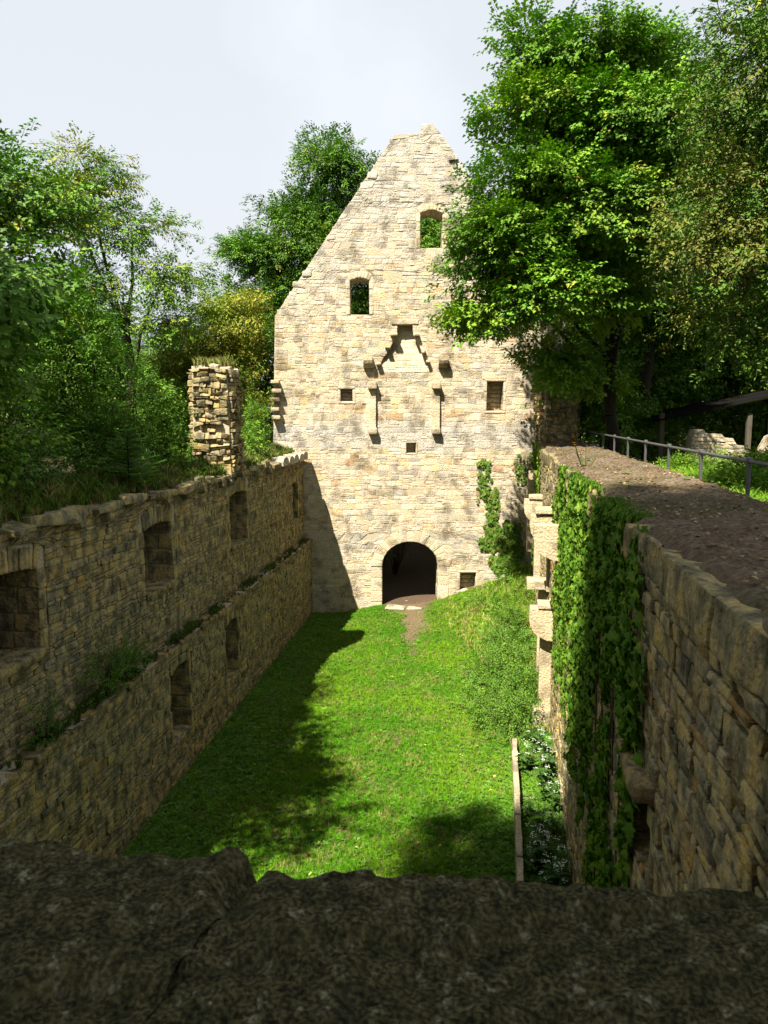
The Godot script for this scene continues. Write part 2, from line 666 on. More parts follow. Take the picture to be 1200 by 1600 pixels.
# ring of wedge stones over an arched head
func voussoirs(stones: Array, fr: Array, h: Dictionary, thick: float, count: int, pal: String) -> void:
	var half: float = (h.u1 - h.u0) * 0.5
	var um: float = (h.u0 + h.u1) * 0.5
	var jt: float = h.v1 - h.rise
	var R: float = (half * half + h.rise * h.rise) / (2.0 * h.rise)
	var cv: float = h.v1 - R
	var a0 := asin(clampf(half / R, -1, 1))
	if h.rise > half * 0.6:
		a0 = PI / 2
	for k in count:
		var t0 := lerpf(-a0, a0, float(k) / count)
		var t1 := lerpf(-a0, a0, float(k + 1) / count)
		var q := PackedVector2Array()
		var th := thick * rr(0.85, 1.15)
		for e in [[t0, 0.0], [t1, 0.0], [t1, th], [t0, th]]:
			if h.rise > half * 0.6:
				q.append(Vector2(um + (half + e[1]) * sin(e[0]), jt + (h.rise + e[1]) * cos(e[0])))
			else:
				q.append(Vector2(um + (R + e[1]) * sin(e[0]), cv + (R + e[1]) * cos(e[0])))
		stone(stones, fr, q, {pal = pal, proud = 0.028, rough = 0.006, gap = 0.006})

# upright and lying slabs framing a small opening
func frame_slabs(stones: Array, fr: Array, h: Dictionary, w: float, pal: String) -> void:
	var o := {pal = pal, proud = 0.026, rough = 0.003, gap = 0.005}
	stone(stones, fr, rect(h.u0 - w, h.v0 - w, h.u1 + w, h.v0), o)
	stone(stones, fr, rect(h.u0 - w, h.v1, h.u1 + w, h.v1 + w * 1.1), o)
	var n := 1 if h.v1 - h.v0 < 0.7 else 3
	for k in n:
		var a := lerpf(h.v0, h.v1, float(k) / n)
		var b := lerpf(h.v0, h.v1, float(k + 1) / n)
		stone(stones, fr, rect(h.u0 - w * rr(0.9, 1.3), a, h.u0, b), o)
		stone(stones, fr, rect(h.u1, a, h.u1 + w * rr(0.9, 1.3), b), o)

func rect(a: float, b: float, c: float, d: float) -> PackedVector2Array:
	return PackedVector2Array([Vector2(a, b), Vector2(c, b), Vector2(c, d), Vector2(a, d)])

func grown(h: Dictionary, w: float, wt: float) -> Dictionary:
	var g := h.duplicate()
	g.u0 -= w
	g.u1 += w
	g.v1 += wt
	return g

# ------------------------------------------------------------------ the lie of the land
func xl(d: float) -> float:
	return -5.885 + 0.11 * d

func xr(d: float) -> float:
	return 1.27 + 0.154 * d

func land(x: float, z: float) -> float:
	var d := -z
	var nz := noise.get_noise_2d(x * 40.0, z * 40.0)
	var nb := noise.get_noise_2d(x * 8.0 + 90.0, z * 8.0)
	var court := 1.15 * smoothstep(0.8, 5.6, x) * smoothstep(20.5, 28.0, d) + 0.3 * smoothstep(-1.8, 0.0, x) * smoothstep(25.5, 28.5, d)
	court += 0.35 * smoothstep(xr(d) - 1.5, xr(d) - 0.1, x) * smoothstep(8.0, 14.0, d) + nz * 0.03
	var left := 5.25 + nb * 0.4 + clampf((xl(d) - x - 2.0) * 0.04, 0.0, 3.0)
	var right := 5.75 + nb * 0.15 - clampf((x - xr(d) - 3.0) * 0.02, 0.0, 1.0)
	var back := 0.35 + 4.6 * smoothstep(31.5, 41.0, d) + nz * 0.05
	var h := court
	if d > 28.9:
		h = lerpf(h if d < 29.8 else 0.35, back, smoothstep(28.9, 30.0, d))
	if d < 0.0:
		h = lerpf(h, 5.2, smoothstep(-0.4, -1.0, d))
	h = lerpf(h, left, smoothstep(xl(d) - 0.45, xl(d) - 1.15, x))
	h = lerpf(h, right, smoothstep(xr(d) + 0.5, xr(d) + 1.3, x))
	return h

func make_land() -> void:
	var xs := PackedFloat32Array([-500, -250, -120, -60, -36, -24, -17, -13, -10.5])
	var x := -9.0
	while x < 11.0:
		xs.append(x)
		x += 0.22
	xs.append_array(PackedFloat32Array([12, 13.5, 16, 20, 28, 40, 70, 130, 260, 500]))
	var zs := PackedFloat32Array([300, 120, 60, 30, 15, 8, 4, 2])
	var z := 1.0
	while z > -41.0:
		zs.append(z)
		z -= 0.22
	zs.append_array(PackedFloat32Array([-42, -44, -48, -54, -64, -90, -140, -260, -520]))
	var mb := MB.new()
	for zz in zs:
		for xx in xs:
			var y := land(xx, zz)
			var e := 0.12
			var nn := Vector3(land(xx - e, zz) - land(xx + e, zz), 2.0 * e, land(xx, zz - e) - land(xx, zz + e)).normalized()
			var c := Color(0.060, 0.072, 0.022)
			var d := -zz
			var inside := xx > xl(d) - 0.3 and xx < xr(d) + 0.3 and d > 0.0 and d < 28.6
			if inside:
				c = Color(0.09, 0.13, 0.02).lerp(Color(0.20, 0.15, 0.09), clampf(bare(xx, d), 0, 1))
			elif d > 28.5 and xx > -4.0 and xx < 7.0:
				c = Color(0.15, 0.105, 0.07)
			elif xx < xl(d):
				c = Color(0.055, 0.052, 0.025)
			mb.vert(Vector3(xx, y, zz), nn, c)
	var W := xs.size()
	for j in zs.size() - 1:
		for i in W - 1:
			var a := j * W + i
			# rows run towards -z
			mb.ix.append_array(PackedInt32Array([a, a + W, a + 1, a + 1, a + W, a + W + 1]))
	var g := put(mb, "ground", M.soil)
	tag(g, "ground of the sunken grass court and the woodland round the ruin", "ground", "", "structure")

# how trodden the court is: the path from the doorway and scuffed patches
func bare(x: float, d: float) -> float:
	var path_x := lerpf(0.75, 1.05, smoothstep(21.0, 28.0, d)) + noise.get_noise_1d(d * 30.0) * 0.25
	var w := lerpf(0.12, 0.6, smoothstep(22.5, 28.4, d)) * (1.0 + noise.get_noise_2d(x * 160.0, d * 160.0) * 1.2)
	var p := (1.0 - smoothstep(w * 0.5, w * 1.2, absf(x - path_x))) * smoothstep(20.5, 25.5, d)
	var b := smoothstep(0.3, 0.55, noise.get_noise_2d(x * 45.0 + 300.0, d * 45.0)) * 0.45
	# dry straw on the bank
	b = maxf(b, smoothstep(-0.1, 0.35, noise.get_noise_2d(x * 60.0, d * 60.0 + 50.0)) * smoothstep(2.0, 3.2, x) * smoothstep(21.5, 24.5, d) * (1.0 - smoothstep(26.5, 27.5, d)) * 0.85)
	return maxf(p, b)

# ------------------------------------------------------------------ plants
func leaf(mb: MB, xf: Transform3D, ln: float, wd: float, lobed: bool, col: Color) -> void:
	var half := [[0.0, 0.0], [0.27, 0.04], [0.22, 0.2], [0.55, 0.42], [0.27, 0.52], [0.27, 0.8], [0.1, 0.74], [0.0, 1.05]] if lobed else [[0.0, 0.0], [0.3, 0.25], [0.36, 0.5], [0.2, 0.8], [0.0, 1.0]]
	var fold := rr(0.15, 0.4)
	var droop := rr(0.1, 0.4)
	for s in [-1.0, 1.0]:
		var mid := Vector3(0, -droop * 0.16 * ln, -0.4 * ln)
		for k in half.size() - 1:
			var a := Vector3(s * half[k][0] * wd, half[k][0] * wd * fold - droop * half[k][1] * half[k][1] * ln, -half[k][1] * ln)
			var b := Vector3(s * half[k + 1][0] * wd, half[k + 1][0] * wd * fold - droop * half[k + 1][1] * half[k + 1][1] * ln, -half[k + 1][1] * ln)
			if s > 0:
				mb.tri(xf * mid, xf * a, xf * b, col)
			else:
				mb.tri(xf * mid, xf * b, xf * a, col)

# a twig with leaves, grown along -z, faces up
func spray(count: int, ln: float, lobed: bool, reach: float, stem: Color) -> ArrayMesh:
	var mb := MB.new()
	tube(mb, Vector3.ZERO, Vector3(0, 0.02, -reach), 0.006, 0.003, 3, stem)
	for k in count:
		var t := (k + 0.6) / count
		var yaw := (1.0 if k % 2 == 0 else -1.0) * rr(0.5, 1.3)
		if k == count - 1: yaw = rr(-0.3, 0.3)
		var b := Basis(Vector3.UP, yaw) * Basis(Vector3.RIGHT, rr(-0.55, 0.3)) * Basis(Vector3.BACK, rr(-0.5, 0.5))
		var l := ln * rr(0.55, 1.25)
		var off := b * Vector3(0, 0, -ln * 0.35)
		leaf(mb, Transform3D(b, Vector3(rr(-0.02, 0.02), rr(-0.06, 0.06), -reach * t) + off), l, l * (0.85 if lobed else 0.62), lobed, tint(Color(1, 1, 1), 0.12))
	return mb.mesh()

var SPRAYS := {}

func make_sprays() -> void:
	var stem := Color(0.5, 0.35, 0.3)
	SPRAYS["maple"] = [spray(11, 0.118, true, 0.36, stem), spray(10, 0.11, true, 0.33, stem)]
	SPRAYS["oak"] = [spray(14, 0.105, false, 0.36, stem), spray(13, 0.10, false, 0.33, stem)]
	SPRAYS["small"] = [spray(14, 0.075, false, 0.28, stem), spray(12, 0.07, false, 0.24, stem)]

func frame_to(dir: Vector3, up: Vector3) -> Basis:
	# -z along dir
	if absf(dir.normalized().dot(up.normalized())) > 0.98:
		up = Vector3.RIGHT
	return Basis.looking_at(dir, up)

# a tree: trunk with limbs to every lobe of the crown, and a crown of leafy sprays gathered in clumps
func tree(called: String, label: String, category: String, group: String, base: Vector3, tr: float, fork: Vector3, lobes: Array, o: Dictionary) -> Node3D:
	var root := thing(called, label, category, base, group)
	var mb := MB.new()
	var bark: Color = o.get("bark", Color(0.085, 0.07, 0.052))
	var xs := []
	var cols := PackedColorArray()
	# trunk in a few bent pieces
	var p := Vector3.ZERO
	var r := tr
	var top := fork - base
	var segs := 6
	var pts := [p]
	for k in segs:
		var t := float(k + 1) / segs
		var q := top * t + Vector3(rr(-1, 1), 0, rr(-1, 1)) * tr * 0.7 * (1.0 if k < segs - 1 else 0.0)
		var r1 := lerpf(tr, tr * 0.62, t)
		tube(mb, p, q, r * (1.35 if k == 0 else 1.0), r1, 9, tint(bark, 0.1))
		p = q
		r = r1
		pts.append(q)
	var greens: Array = o.greens
	var dens: float = o.get("dens", 1.0)
	var size: float = o.get("size", 1.0)
	for lb in lobes:
		var c: Vector3 = lb[0] - base
		var rad: Vector3 = lb[1]
		var start: Vector3 = pts[clampi(int(rr(3.2, 6.99)), 3, 6)]
		if c.y < top.y * 0.75:
			start = pts[3]
		# the limb sags a little on its way
		var m1 := start.lerp(c, 0.5) + Vector3(rr(-0.2, 0.2), rr(-0.1, 0.35), rr(-0.2, 0.2))
		var lr := tr * clampf(0.28 + rad.x * 0.06, 0.15, 0.5)
		tube(mb, start, m1, lr, lr * 0.7, 7, bark)
		tube(mb, m1, c, lr * 0.7, lr * 0.4, 7, bark)
		var vol := rad.x * rad.y + rad.y * rad.z + rad.x * rad.z
		var clumps := int(clampf(vol * 3.1, 6, 60) * o.get("clumps", 1.0))
		for k in clumps:
			var dir := Vector3(rng.randfn(), rng.randfn() * 0.9 + 0.15, rng.randfn()).normalized()
			var f := pow(rng.randf(), 0.45)
			var at := c + Vector3(dir.x * rad.x, dir.y * rad.y, dir.z * rad.z) * f
			if rng.randf() < 0.75:
				var e0 := c.lerp(at, 0.1)
				var e1 := e0.lerp(at, 0.6) + Vector3(0, rr(0.0, 0.15), 0)
				tube(mb, e0, e1, lr * 0.3, lr * 0.18, 5, bark)
				tube(mb, e1, at, lr * 0.18, 0.006, 4, bark)
			var g: Color = greens[rng.randi() % greens.size()]
			g = tint(g, 0.16)
			var n := int(rr(16, 62) * dens * 1.35)
			var sp = rr(0.42, 0.8) * o.get("spread", 1.0)
			for q in n:
				var off := Vector3(clampf(rng.randfn(), -1.7, 1.7) * sp, clampf(rng.randfn(), -1.7, 1.7) * sp * 0.42, clampf(rng.randfn(), -1.7, 1.7) * sp)
				var at2 := at + off
				var out := (off.normalized() * 0.8 + dir * 0.5 + Vector3(rr(-0.6, 0.6), rr(-0.7, 0.35), rr(-0.6, 0.6))).normalized()
				var upv := (Vector3.UP + dir * 0.6 + Vector3(rr(-0.5, 0.5), 0, rr(-0.5, 0.5))).normalized()
				var b := frame_to(out, upv).scaled(Vector3.ONE * size * rr(0.75, 1.25))
				xs.append(Transform3D(b, at2))
				cols.append(tint(YELLOW[rng.randi() % 3] if rng.randf() < 0.035 else g, 0.2))
	put(mb, "trunk", M.bark, root)
	var pool: Array = SPRAYS[o.get("kind", "maple")]
	tag(scatter("crown", pool[rng.randi() % pool.size()], M.leaf, xs, cols, root), "", "", "", "stuff")
	return root

# a leafy bush without a visible trunk
func bush(called: String, label: String, category: String, group: String, base: Vector3, lobes: Array, o: Dictionary) -> Node3D:
	var root := thing(called, label, category, base, group)
	var mb := MB.new()
	var xs := []
	var cols := PackedColorArray()
	var bark: Color = o.get("bark", Color(0.08, 0.065, 0.04))
	for lb in lobes:
		var c: Vector3 = lb[0] - base
		var rad: Vector3 = lb[1]
		var n := int((rad.x * rad.y + rad.y * rad.z + rad.x * rad.z) * 260.0 * o.get("dens", 1.0))
		for k in int(clampf(n * 0.04, 3, 26)):
			var a := Vector3(rng.randfn(), rng.randfn(), rng.randfn()).normalized() * pow(rng.randf(), 0.4)
			var e := c + Vector3(a.x * rad.x, a.y * rad.y, a.z * rad.z) * 0.95
			var s := Vector3(c.x * 0.6 + rr(-0.1, 0.1), 0.0 if o.get("rooted", true) else c.y, c.z * 0.6 + rr(-0.1, 0.1))
			var m := s.lerp(e, 0.5) + Vector3(rr(-0.08, 0.08), 0.1, rr(-0.08, 0.08))
			tube(mb, s, m, 0.014, 0.01, 4, bark)
			tube(mb, m, e, 0.01, 0.004, 4, bark)
		for k in n:
			var a := Vector3(rng.randfn(), rng.randfn(), rng.randfn()).normalized() * pow(rng.randf(), 0.35)
			var lump := 1.0 + noise.get_noise_3d(a.x * 80.0 + c.x * 37.0, a.y * 80.0 + c.y * 11.0, a.z * 80.0) * 0.55
			var at := c + Vector3(a.x * rad.x, a.y * rad.y, a.z * rad.z) * lump
			if at.y < 0.02 and o.get("rooted", true): at.y = rr(0.02, 0.15)
			var out := (a + Vector3(rr(-0.7, 0.7), rr(-0.4, 0.5), rr(-0.7, 0.7))).normalized()
			var b := frame_to(out, (Vector3.UP + a * 0.7).normalized()).scaled(Vector3.ONE * o.get("size", 0.7) * rr(0.7, 1.25))
			xs.append(Transform3D(b, at))
			cols.append(tint(o.greens[rng.randi() % o.greens.size()], 0.2))
	tag(put(mb, "stems", M.bark, root), "", "", "", "stuff")
	var pool: Array = SPRAYS[o.get("kind", "small")]
	tag(scatter("foliage", pool[rng.randi() % pool.size()], M.leaf, xs, cols, root), "", "", "", "stuff")
	return root

func tuft(blades: int, h: float, spread: float) -> ArrayMesh:
	var mb := MB.new()
	for k in blades:
		var a := rr(0, TAU)
		var b := Vector3(cos(a), 0, sin(a)) * rr(0.0, spread)
		var lean := Vector3(rr(-1, 1), 0, rr(-1, 1)) * h * 0.55
		var side := Vector3(cos(a + 1.3), 0, sin(a + 1.3)) * rr(0.0035, 0.006) * (h / 0.1)
		var l := h * rr(0.55, 1.1)
		var m := b + Vector3(0, l * 0.6, 0) + lean * 0.35
		var t := b + Vector3(0, l * 0.9, 0) + lean
		var c := tint(Color(1, 1, 1), 0.18)
		mb.quad(b - side, b + side, m + side * 0.8, m - side * 0.8, c)
		mb.tri(m - side * 0.8, m + side * 0.8, t, c)
	return mb.mesh()

func rosette(count: int, ln: float) -> ArrayMesh:
	var mb := MB.new()
	for k in count:
		var b := Basis(Vector3.UP, TAU * k / count + rr(-0.4, 0.4)) * Basis(Vector3.RIGHT, rr(0.1, 0.7))
		leaf(mb, Transform3D(b, Vector3(rr(-0.02, 0.02), rr(0.0, 0.03), rr(-0.02, 0.02))), ln * rr(0.7, 1.1), ln * 0.6, false, tint(Color(1, 1, 1), 0.15))
	return mb.mesh()

func upright(at: Vector3, s: float) -> Transform3D:
	return Transform3D((Basis(Vector3.UP, rr(0, TAU)) * Basis(Vector3.RIGHT, rr(-0.2, 0.2))).scaled(Vector3(s, s * rr(0.7, 1.2), s)), at)

# ------------------------------------------------------------------ the scene
func _ready() -> void:
	rng.seed = 20240611
	noise.seed = 5
	noise.frequency = 0.01
	noise.fractal_octaves = 3
	fine.seed = 8
	fine.frequency = 1.0
	fine.fractal_octaves = 5

	var cam := Camera3D.new()
	cam.name = "camera"
	cam.position = EYE
	cam.rotation = Vector3(-atan(150.0 / 1186.0), 0, 0)
	var lens := CameraAttributesPhysical.new()
	lens.frustum_focal_length = 12.0 * 1186.0 / 800.0
	lens.exposure_aperture = 12.0
	lens.frustum_focus_distance = 17.0
	lens.frustum_near = 0.05
	lens.frustum_far = 1500.0
	cam.attributes = lens
	cam.fov = rad_to_deg(2.0 * atan(800.0 / 1186.0))
	cam.near = 0.05
	cam.far = 1500.0
	cam.current = true
	add_child(cam)
	var env := Environment.new()
	env.background_mode = Environment.BG_SKY
	var sky := Sky.new()
	var sm := ProceduralSkyMaterial.new()
	sm.sky_top_color = Color(0.500, 0.524, 0.556)
	sm.sky_horizon_color = Color(0.560, 0.570, 0.582)
	sm.sky_curve = 0.6
	sm.ground_bottom_color = Color(0.15, 0.17, 0.11)
	sm.ground_horizon_color = Color(0.30, 0.33, 0.28)
	sm.sun_angle_max = 4.0
	var veil := noise_tex(0.006, 5, [[0.0, Color(1, 1, 1, 0.0)], [0.42, Color(1, 1, 1, 0.0)], [0.62, Color(1, 1, 1, 0.022)], [1.0, Color(1, 1, 1, 0.05)]], 31, 1024)
	veil.height = 512
	sm.sky_cover = veil
	sky.sky_material = sm
	env.sky = sky
	env.tonemap_mode = Environment.TONE_MAPPER_LINEAR
	env.tonemap_exposure = 3.25
	env.sdfgi_enabled = true
	env.ssao_enabled = true
	env.ssil_enabled = true
	var we := WorldEnvironment.new()
	we.name = "environment"
	we.environment = env
	add_child(we)
	var sun := DirectionalLight3D.new()
	sun.name = "sun"
	sun.light_energy = 1.5
	sun.light_color = Color(1.0, 0.97, 0.91)
	sun.light_angular_distance = 0.53
	sun.shadow_enabled = true
	add_child(sun)
	sun.look_at_from_position(Vector3.ZERO, SUN_TRAVEL, Vector3.UP)

	make_materials()
	make_sprays()
	make_land()
	far_gable()
	left_wall()
	right_wall()
	near_gable()
	piers()
	railing()
	shed()
	trees_left()
	trees_right()
	creepers()
	court_growth()
	wall_top_growth()
	bank_growth()
	print("built")

# ------------------------------------------------------------------ far gable
func far_gable() -> void:
	var root := thing("gable_wall", "tall sunlit cream rubble stone gable wall closing the far end of the court", "wall", Vector3(1.3, 0, -28.5))
	var fr := [Vector3(0, 0, -28.5), Vector3.RIGHT, Vector3.UP, Vector3.BACK]
	var door := {u0 = -0.07, u1 = 2.06, v0 = -0.4, v1 = 2.76, rise = 0.95}
	var w1 := {u0 = -1.24, u1 = -0.54, v0 = 11.18, v1 = 12.5, rise = 0.1}
	var w2 := {u0 = 1.31, u1 = 2.11, v0 = 13.53, v1 = 14.87, rise = 0.12}
	var n1 := {u0 = -1.61, u1 = -1.17, v0 = 8.04, v1 = 8.49}
	var n2 := {u0 = 3.82, u1 = 4.43, v0 = 7.69, v1 = 8.77}
	var n3 := {u0 = 0.84, u1 = 1.2, v0 = 6.12, v1 = 6.5}
	var n4 := {u0 = 2.91, u1 = 3.51, v0 = 0.88, v1 = 1.55}
	var hood := {poly = [[9.1, -0.28, 1.78], [9.35, -0.16, 1.66], [10.42, 0.45, 1.1], [10.44, 0.47, 1.07], [10.83, 0.5, 1.04]]}
	var outline := [[-0.5, -4.2, 6.75], [6.6, -4.14, 6.72], [11.13, -4.0, 6.7], [14.2, -1.87, 4.4], [17.44, 0.38, 2.06], [17.46, 1.28, 2.03], [17.8, 1.32, 1.72]]
	var holes := [door, w1, w2, n1, n2, n3, n4, hood]
	core(root, fr, outline, holes, -1.15, 0.0, Color(0.50, 0.435, 0.325))
	var st := []
	var clear := [grown(door, 0.0, 0.0), grown(w1, 0.16, 0.26), grown(w2, 0.16, 0.28), hood]
	clear[0].v1 += 0.42
	clear[0].rise += 0.42
	clear[0].u0 -= 0.42
	clear[0].u1 += 0.42
	for h in [n1, n2, n3, n4]:
		var w: float = 0.1 if h != n3 else 0.05
		var g := grown(h, w, w)
		g.v0 -= w
		clear.append(g)
		frame_slabs(st, fr, h, w, "dressed")
	courses(st, fr, outline, clear, {h0 = 0.11, h1 = 0.25, w0 = 0.18, w1 = 0.46, pal = "rubble", proud = 0.010, rough = 0.006, split = 0.3, wave = 0.04, gap = 0.004, bev = 0.011, missing = 0.01})
	# dressed door jambs and arch
	voussoirs(st, fr, door, 0.42, 15, "dressed")
	for s in [0, 1]:
		var v := -0.4
		while v < door.v1 - door.rise - 0.05:
			var nv := minf(v + rr(0.3, 0.55), door.v1 - door.rise)
			if door.v1 - door.rise - nv < 0.15: nv = door.v1 - door.rise
			if s == 0:
				stone(st, fr, rect(door.u0 - 0.42, v, door.u0, nv), {pal = "dressed", proud = 0.025, rough = 0.005, gap = 0.006})
			else:
				stone(st, fr, rect(door.u1, v, door.u1 + 0.42, nv), {pal = "dressed", proud = 0.025, rough = 0.005, gap = 0.006})
			v = nv
	for h in [w1, w2]:
		voussoirs(st, fr, h, 0.24, 7, "dressed")
		for k in 4:
			var a := lerpf(h.v0, h.v1 - h.rise, k / 4.0)
			var b := lerpf(h.v0, h.v1 - h.rise, (k + 1) / 4.0)
			stone(st, fr, rect(h.u0 - 0.16, a, h.u0, b), {pal = "dressed", proud = 0.022, rough = 0.004, gap = 0.005})
			stone(st, fr, rect(h.u1, a, h.u1 + 0.16, b), {pal = "dressed", proud = 0.022, rough = 0.004, gap = 0.005})
			var aa: float = h.v1 - h.rise
		reveal(st, fr, h, 1.1, "dressed", false, root, CREAM)
	reveal(st, fr, door, 1.1, "dressed", false, root, CREAM)
	for h in [n1, n3, n4]:
		reveal(st, fr, h, 0.42, "dressed", true, root, Color(0.50, 0.435, 0.325))
	reveal(st, fr, n2, 0.6, "dressed", true, root, Color(0.50, 0.435, 0.325))
	# scar of the fireplace hood: a back that leans from flush at the foot to deep at the head
	var tall := 1.75
	var deep := 0.4
	var vv := Vector3(0, tall, -deep).normalized()
	var fr2 := [Vector3(0, 9.1, -28.5), Vector3.RIGHT, vv, Vector3.RIGHT.cross(vv)]
	var ln := Vector2(tall, deep).length()
	var ho := [[0.0, -0.28, 1.78], [0.25, -0.16, 1.66], [ln * 0.77, 0.42, 1.12], [ln, 0.45, 1.1]]
	var hm := MB.new()
	hm.org = root.position
	for k in ho.size() - 1:
		boxf(hm, fr2, PackedVector2Array([Vector2(ho[k][1] - 0.1, ho[k][0]), Vector2(ho[k][2] + 0.1, ho[k][0]), Vector2(ho[k + 1][2] + 0.1, ho[k + 1][0]), Vector2(ho[k + 1][1] - 0.1, ho[k + 1][0])]), -0.3, -0.01, Color(0.50, 0.435, 0.325))
	put(hm, "hood_back", M.mortar, root)
	courses(st, fr2, ho, [], {h0 = 0.14, h1 = 0.26, w0 = 0.3, w1 = 0.6, pal = "dressed", proud = 0.005, rough = 0.003, gap = 0.004})
	lay(st, root, M.stone, 290)
	# broken hood stones left sticking out along the scar
	for e in [[0.36, 10.46, 0.26, 0.09], [1.18, 10.46, 0.22, 0.1], [0.14, 10.0, 0.2, 0.08], [1.44, 9.88, 0.14, 0.16], [1.62, 9.5, 0.14, 0.1], [-0.2, 9.4, 0.18, 0.09]]:
		var mb := MB.new()
		mb.org = root.position
		rblock(mb, Transform3D(Basis(Vector3.BACK, rr(-0.1, 0.1)), Vector3(e[0], e[1], -28.5 + 0.06)), Vector3(e[2], e[3], 0.34), 0.03, 5, 0.025, tint(Color(0.50, 0.435, 0.325), 0.15))
		put(mb, "broken_stone", M.stone, root)
	var lint := MB.new()
	lint.org = root.position
	rblock(lint, Transform3D(Basis(), Vector3(0.77, 10.92, -28.5 - 0.16)), Vector3(1.0, 0.17, 0.42), 0.02, 5, 0.01, Color(0.50, 0.435, 0.325))
	put(lint, "lintel", M.stone, root)
	# ragged verge stones up both slopes
	for sl in [[Vector2(-4.0, 11.15), Vector2(0.36, 17.4)], [Vector2(6.68, 11.05), Vector2(2.08, 17.4)], [Vector2(0.4, 17.46), Vector2(1.28, 17.46)]]:
		var run: float = (sl[1] - sl[0]).length()
		var t := 0.1
		while t < run - 0.15:
			var w := rr(0.22, 0.5)
			var p: Vector2 = sl[0].lerp(sl[1], (t + w / 2) / run)
			if rng.randf() < 0.7:
				var mb := MB.new()
				mb.org = root.position
				rblock(mb, Transform3D(Basis(Vector3.BACK, rr(-0.15, 0.15)), Vector3(p.x + signf(1.3 - p.x) * 0.09, p.y - 0.10, -28.5 - rr(0.36, 0.5))), Vector3(w, rr(0.14, 0.24), rr(0.7, 0.95)), 0.03, 5, 0.03, shade("rubble", Vector3(p.x, p.y, -28.5)))
				put(mb, "verge_stone", M.stone, root)
			t += w + rr(0.0, 0.1)
	# corbels of the hood and the fireplace jambs under them
	for x in [-0.59, 2.17]:
		var mb := MB.new()
		mb.org = root.position
		var pr := PackedVector2Array([Vector2(-0.2, 0.2), Vector2(0.34, 0.2), Vector2(0.36, 0.05), Vector2(0.32, -0.06), Vector2(0.22, -0.15), Vector2(0.1, -0.21), Vector2(-0.2, -0.22)])
		extrude(mb, Transform3D(Basis(Vector3.BACK, Vector3.UP, Vector3.LEFT), Vector3(x, 9.47, -28.5)), pr, 0.33, tint(Color(0.42, 0.36, 0.26), 0.08))
		put(mb, "corbel", M.stone, root)
	for e in [[-0.42, 0.85], [1.93, 1.0]]:
		var jx: float = e[0]
		var sh := MB.new()
		sh.org = root.position
		var sp := PackedVector2Array([Vector2(-0.1, 0.95), Vector2(0.14, 0.95), Vector2(0.15, 0.6), Vector2(0.12, 0.3), Vector2(0.15, 0.0), Vector2(0.13, -0.4), Vector2(0.14, -0.95), Vector2(-0.1, -0.95)])
		extrude(sh, Transform3D(Basis(Vector3.BACK, Vector3.UP, Vector3.LEFT), Vector3(jx, 7.82, -28.5)), sp, 0.27 * e[1], Color(0.54, 0.46, 0.33))
		var jo := put(sh, "fireplace_jamb", M.stone, root)
		for c in [[8.62, 0.27, 0.36, 0.30], [6.95, 0.24, 0.26, 0.3]]:
			var cb := MB.new()
			cb.org = root.position
			rblock(cb, Transform3D(Basis(), Vector3(jx, c[0], -28.5 + 0.1)), Vector3(0.33, c[1], c[2] + 0.06), 0.05, 6, 0.02, tint(Color(0.42, 0.36, 0.26), 0.1))
			put(cb, "capital" if c[0] > 8.0 else "foot", M.stone, jo)
	# toothing left of the torn-off side wall, and the threshold
	for y in [8.75, 8.42, 8.1, 7.75, 7.45]:
		var mb := MB.new()
		mb.org = root.position
		rblock(mb, Transform3D(Basis(), Vector3(-4.0 + rr(-0.03, 0.08), y, -28.5 + 0.12)), Vector3(rr(0.3, 0.42), 0.13, 0.4), 0.03, 5, 0.02, tint(Color(0.46, 0.385, 0.265), 0.15))
		put(mb, "toothing_stone", M.stone, root)
	for e in [[0.45, 0.75, -28.25, 0.62], [1.3, 0.85, -28.2, 0.62], [1.0, 0.9, -28.95, 0.7]]:
		var mb := MB.new()
		mb.org = root.position
		rblock(mb, Transform3D(Basis(Vector3.UP, rr(-0.2, 0.2)), Vector3(e[0], 0.20, e[2])), Vector3(e[1], 0.22, e[3]), 0.04, 6, 0.02, tint(Color(0.36, 0.32, 0.25), 0.1))
		put(mb, "threshold_slab", M.stone, root)

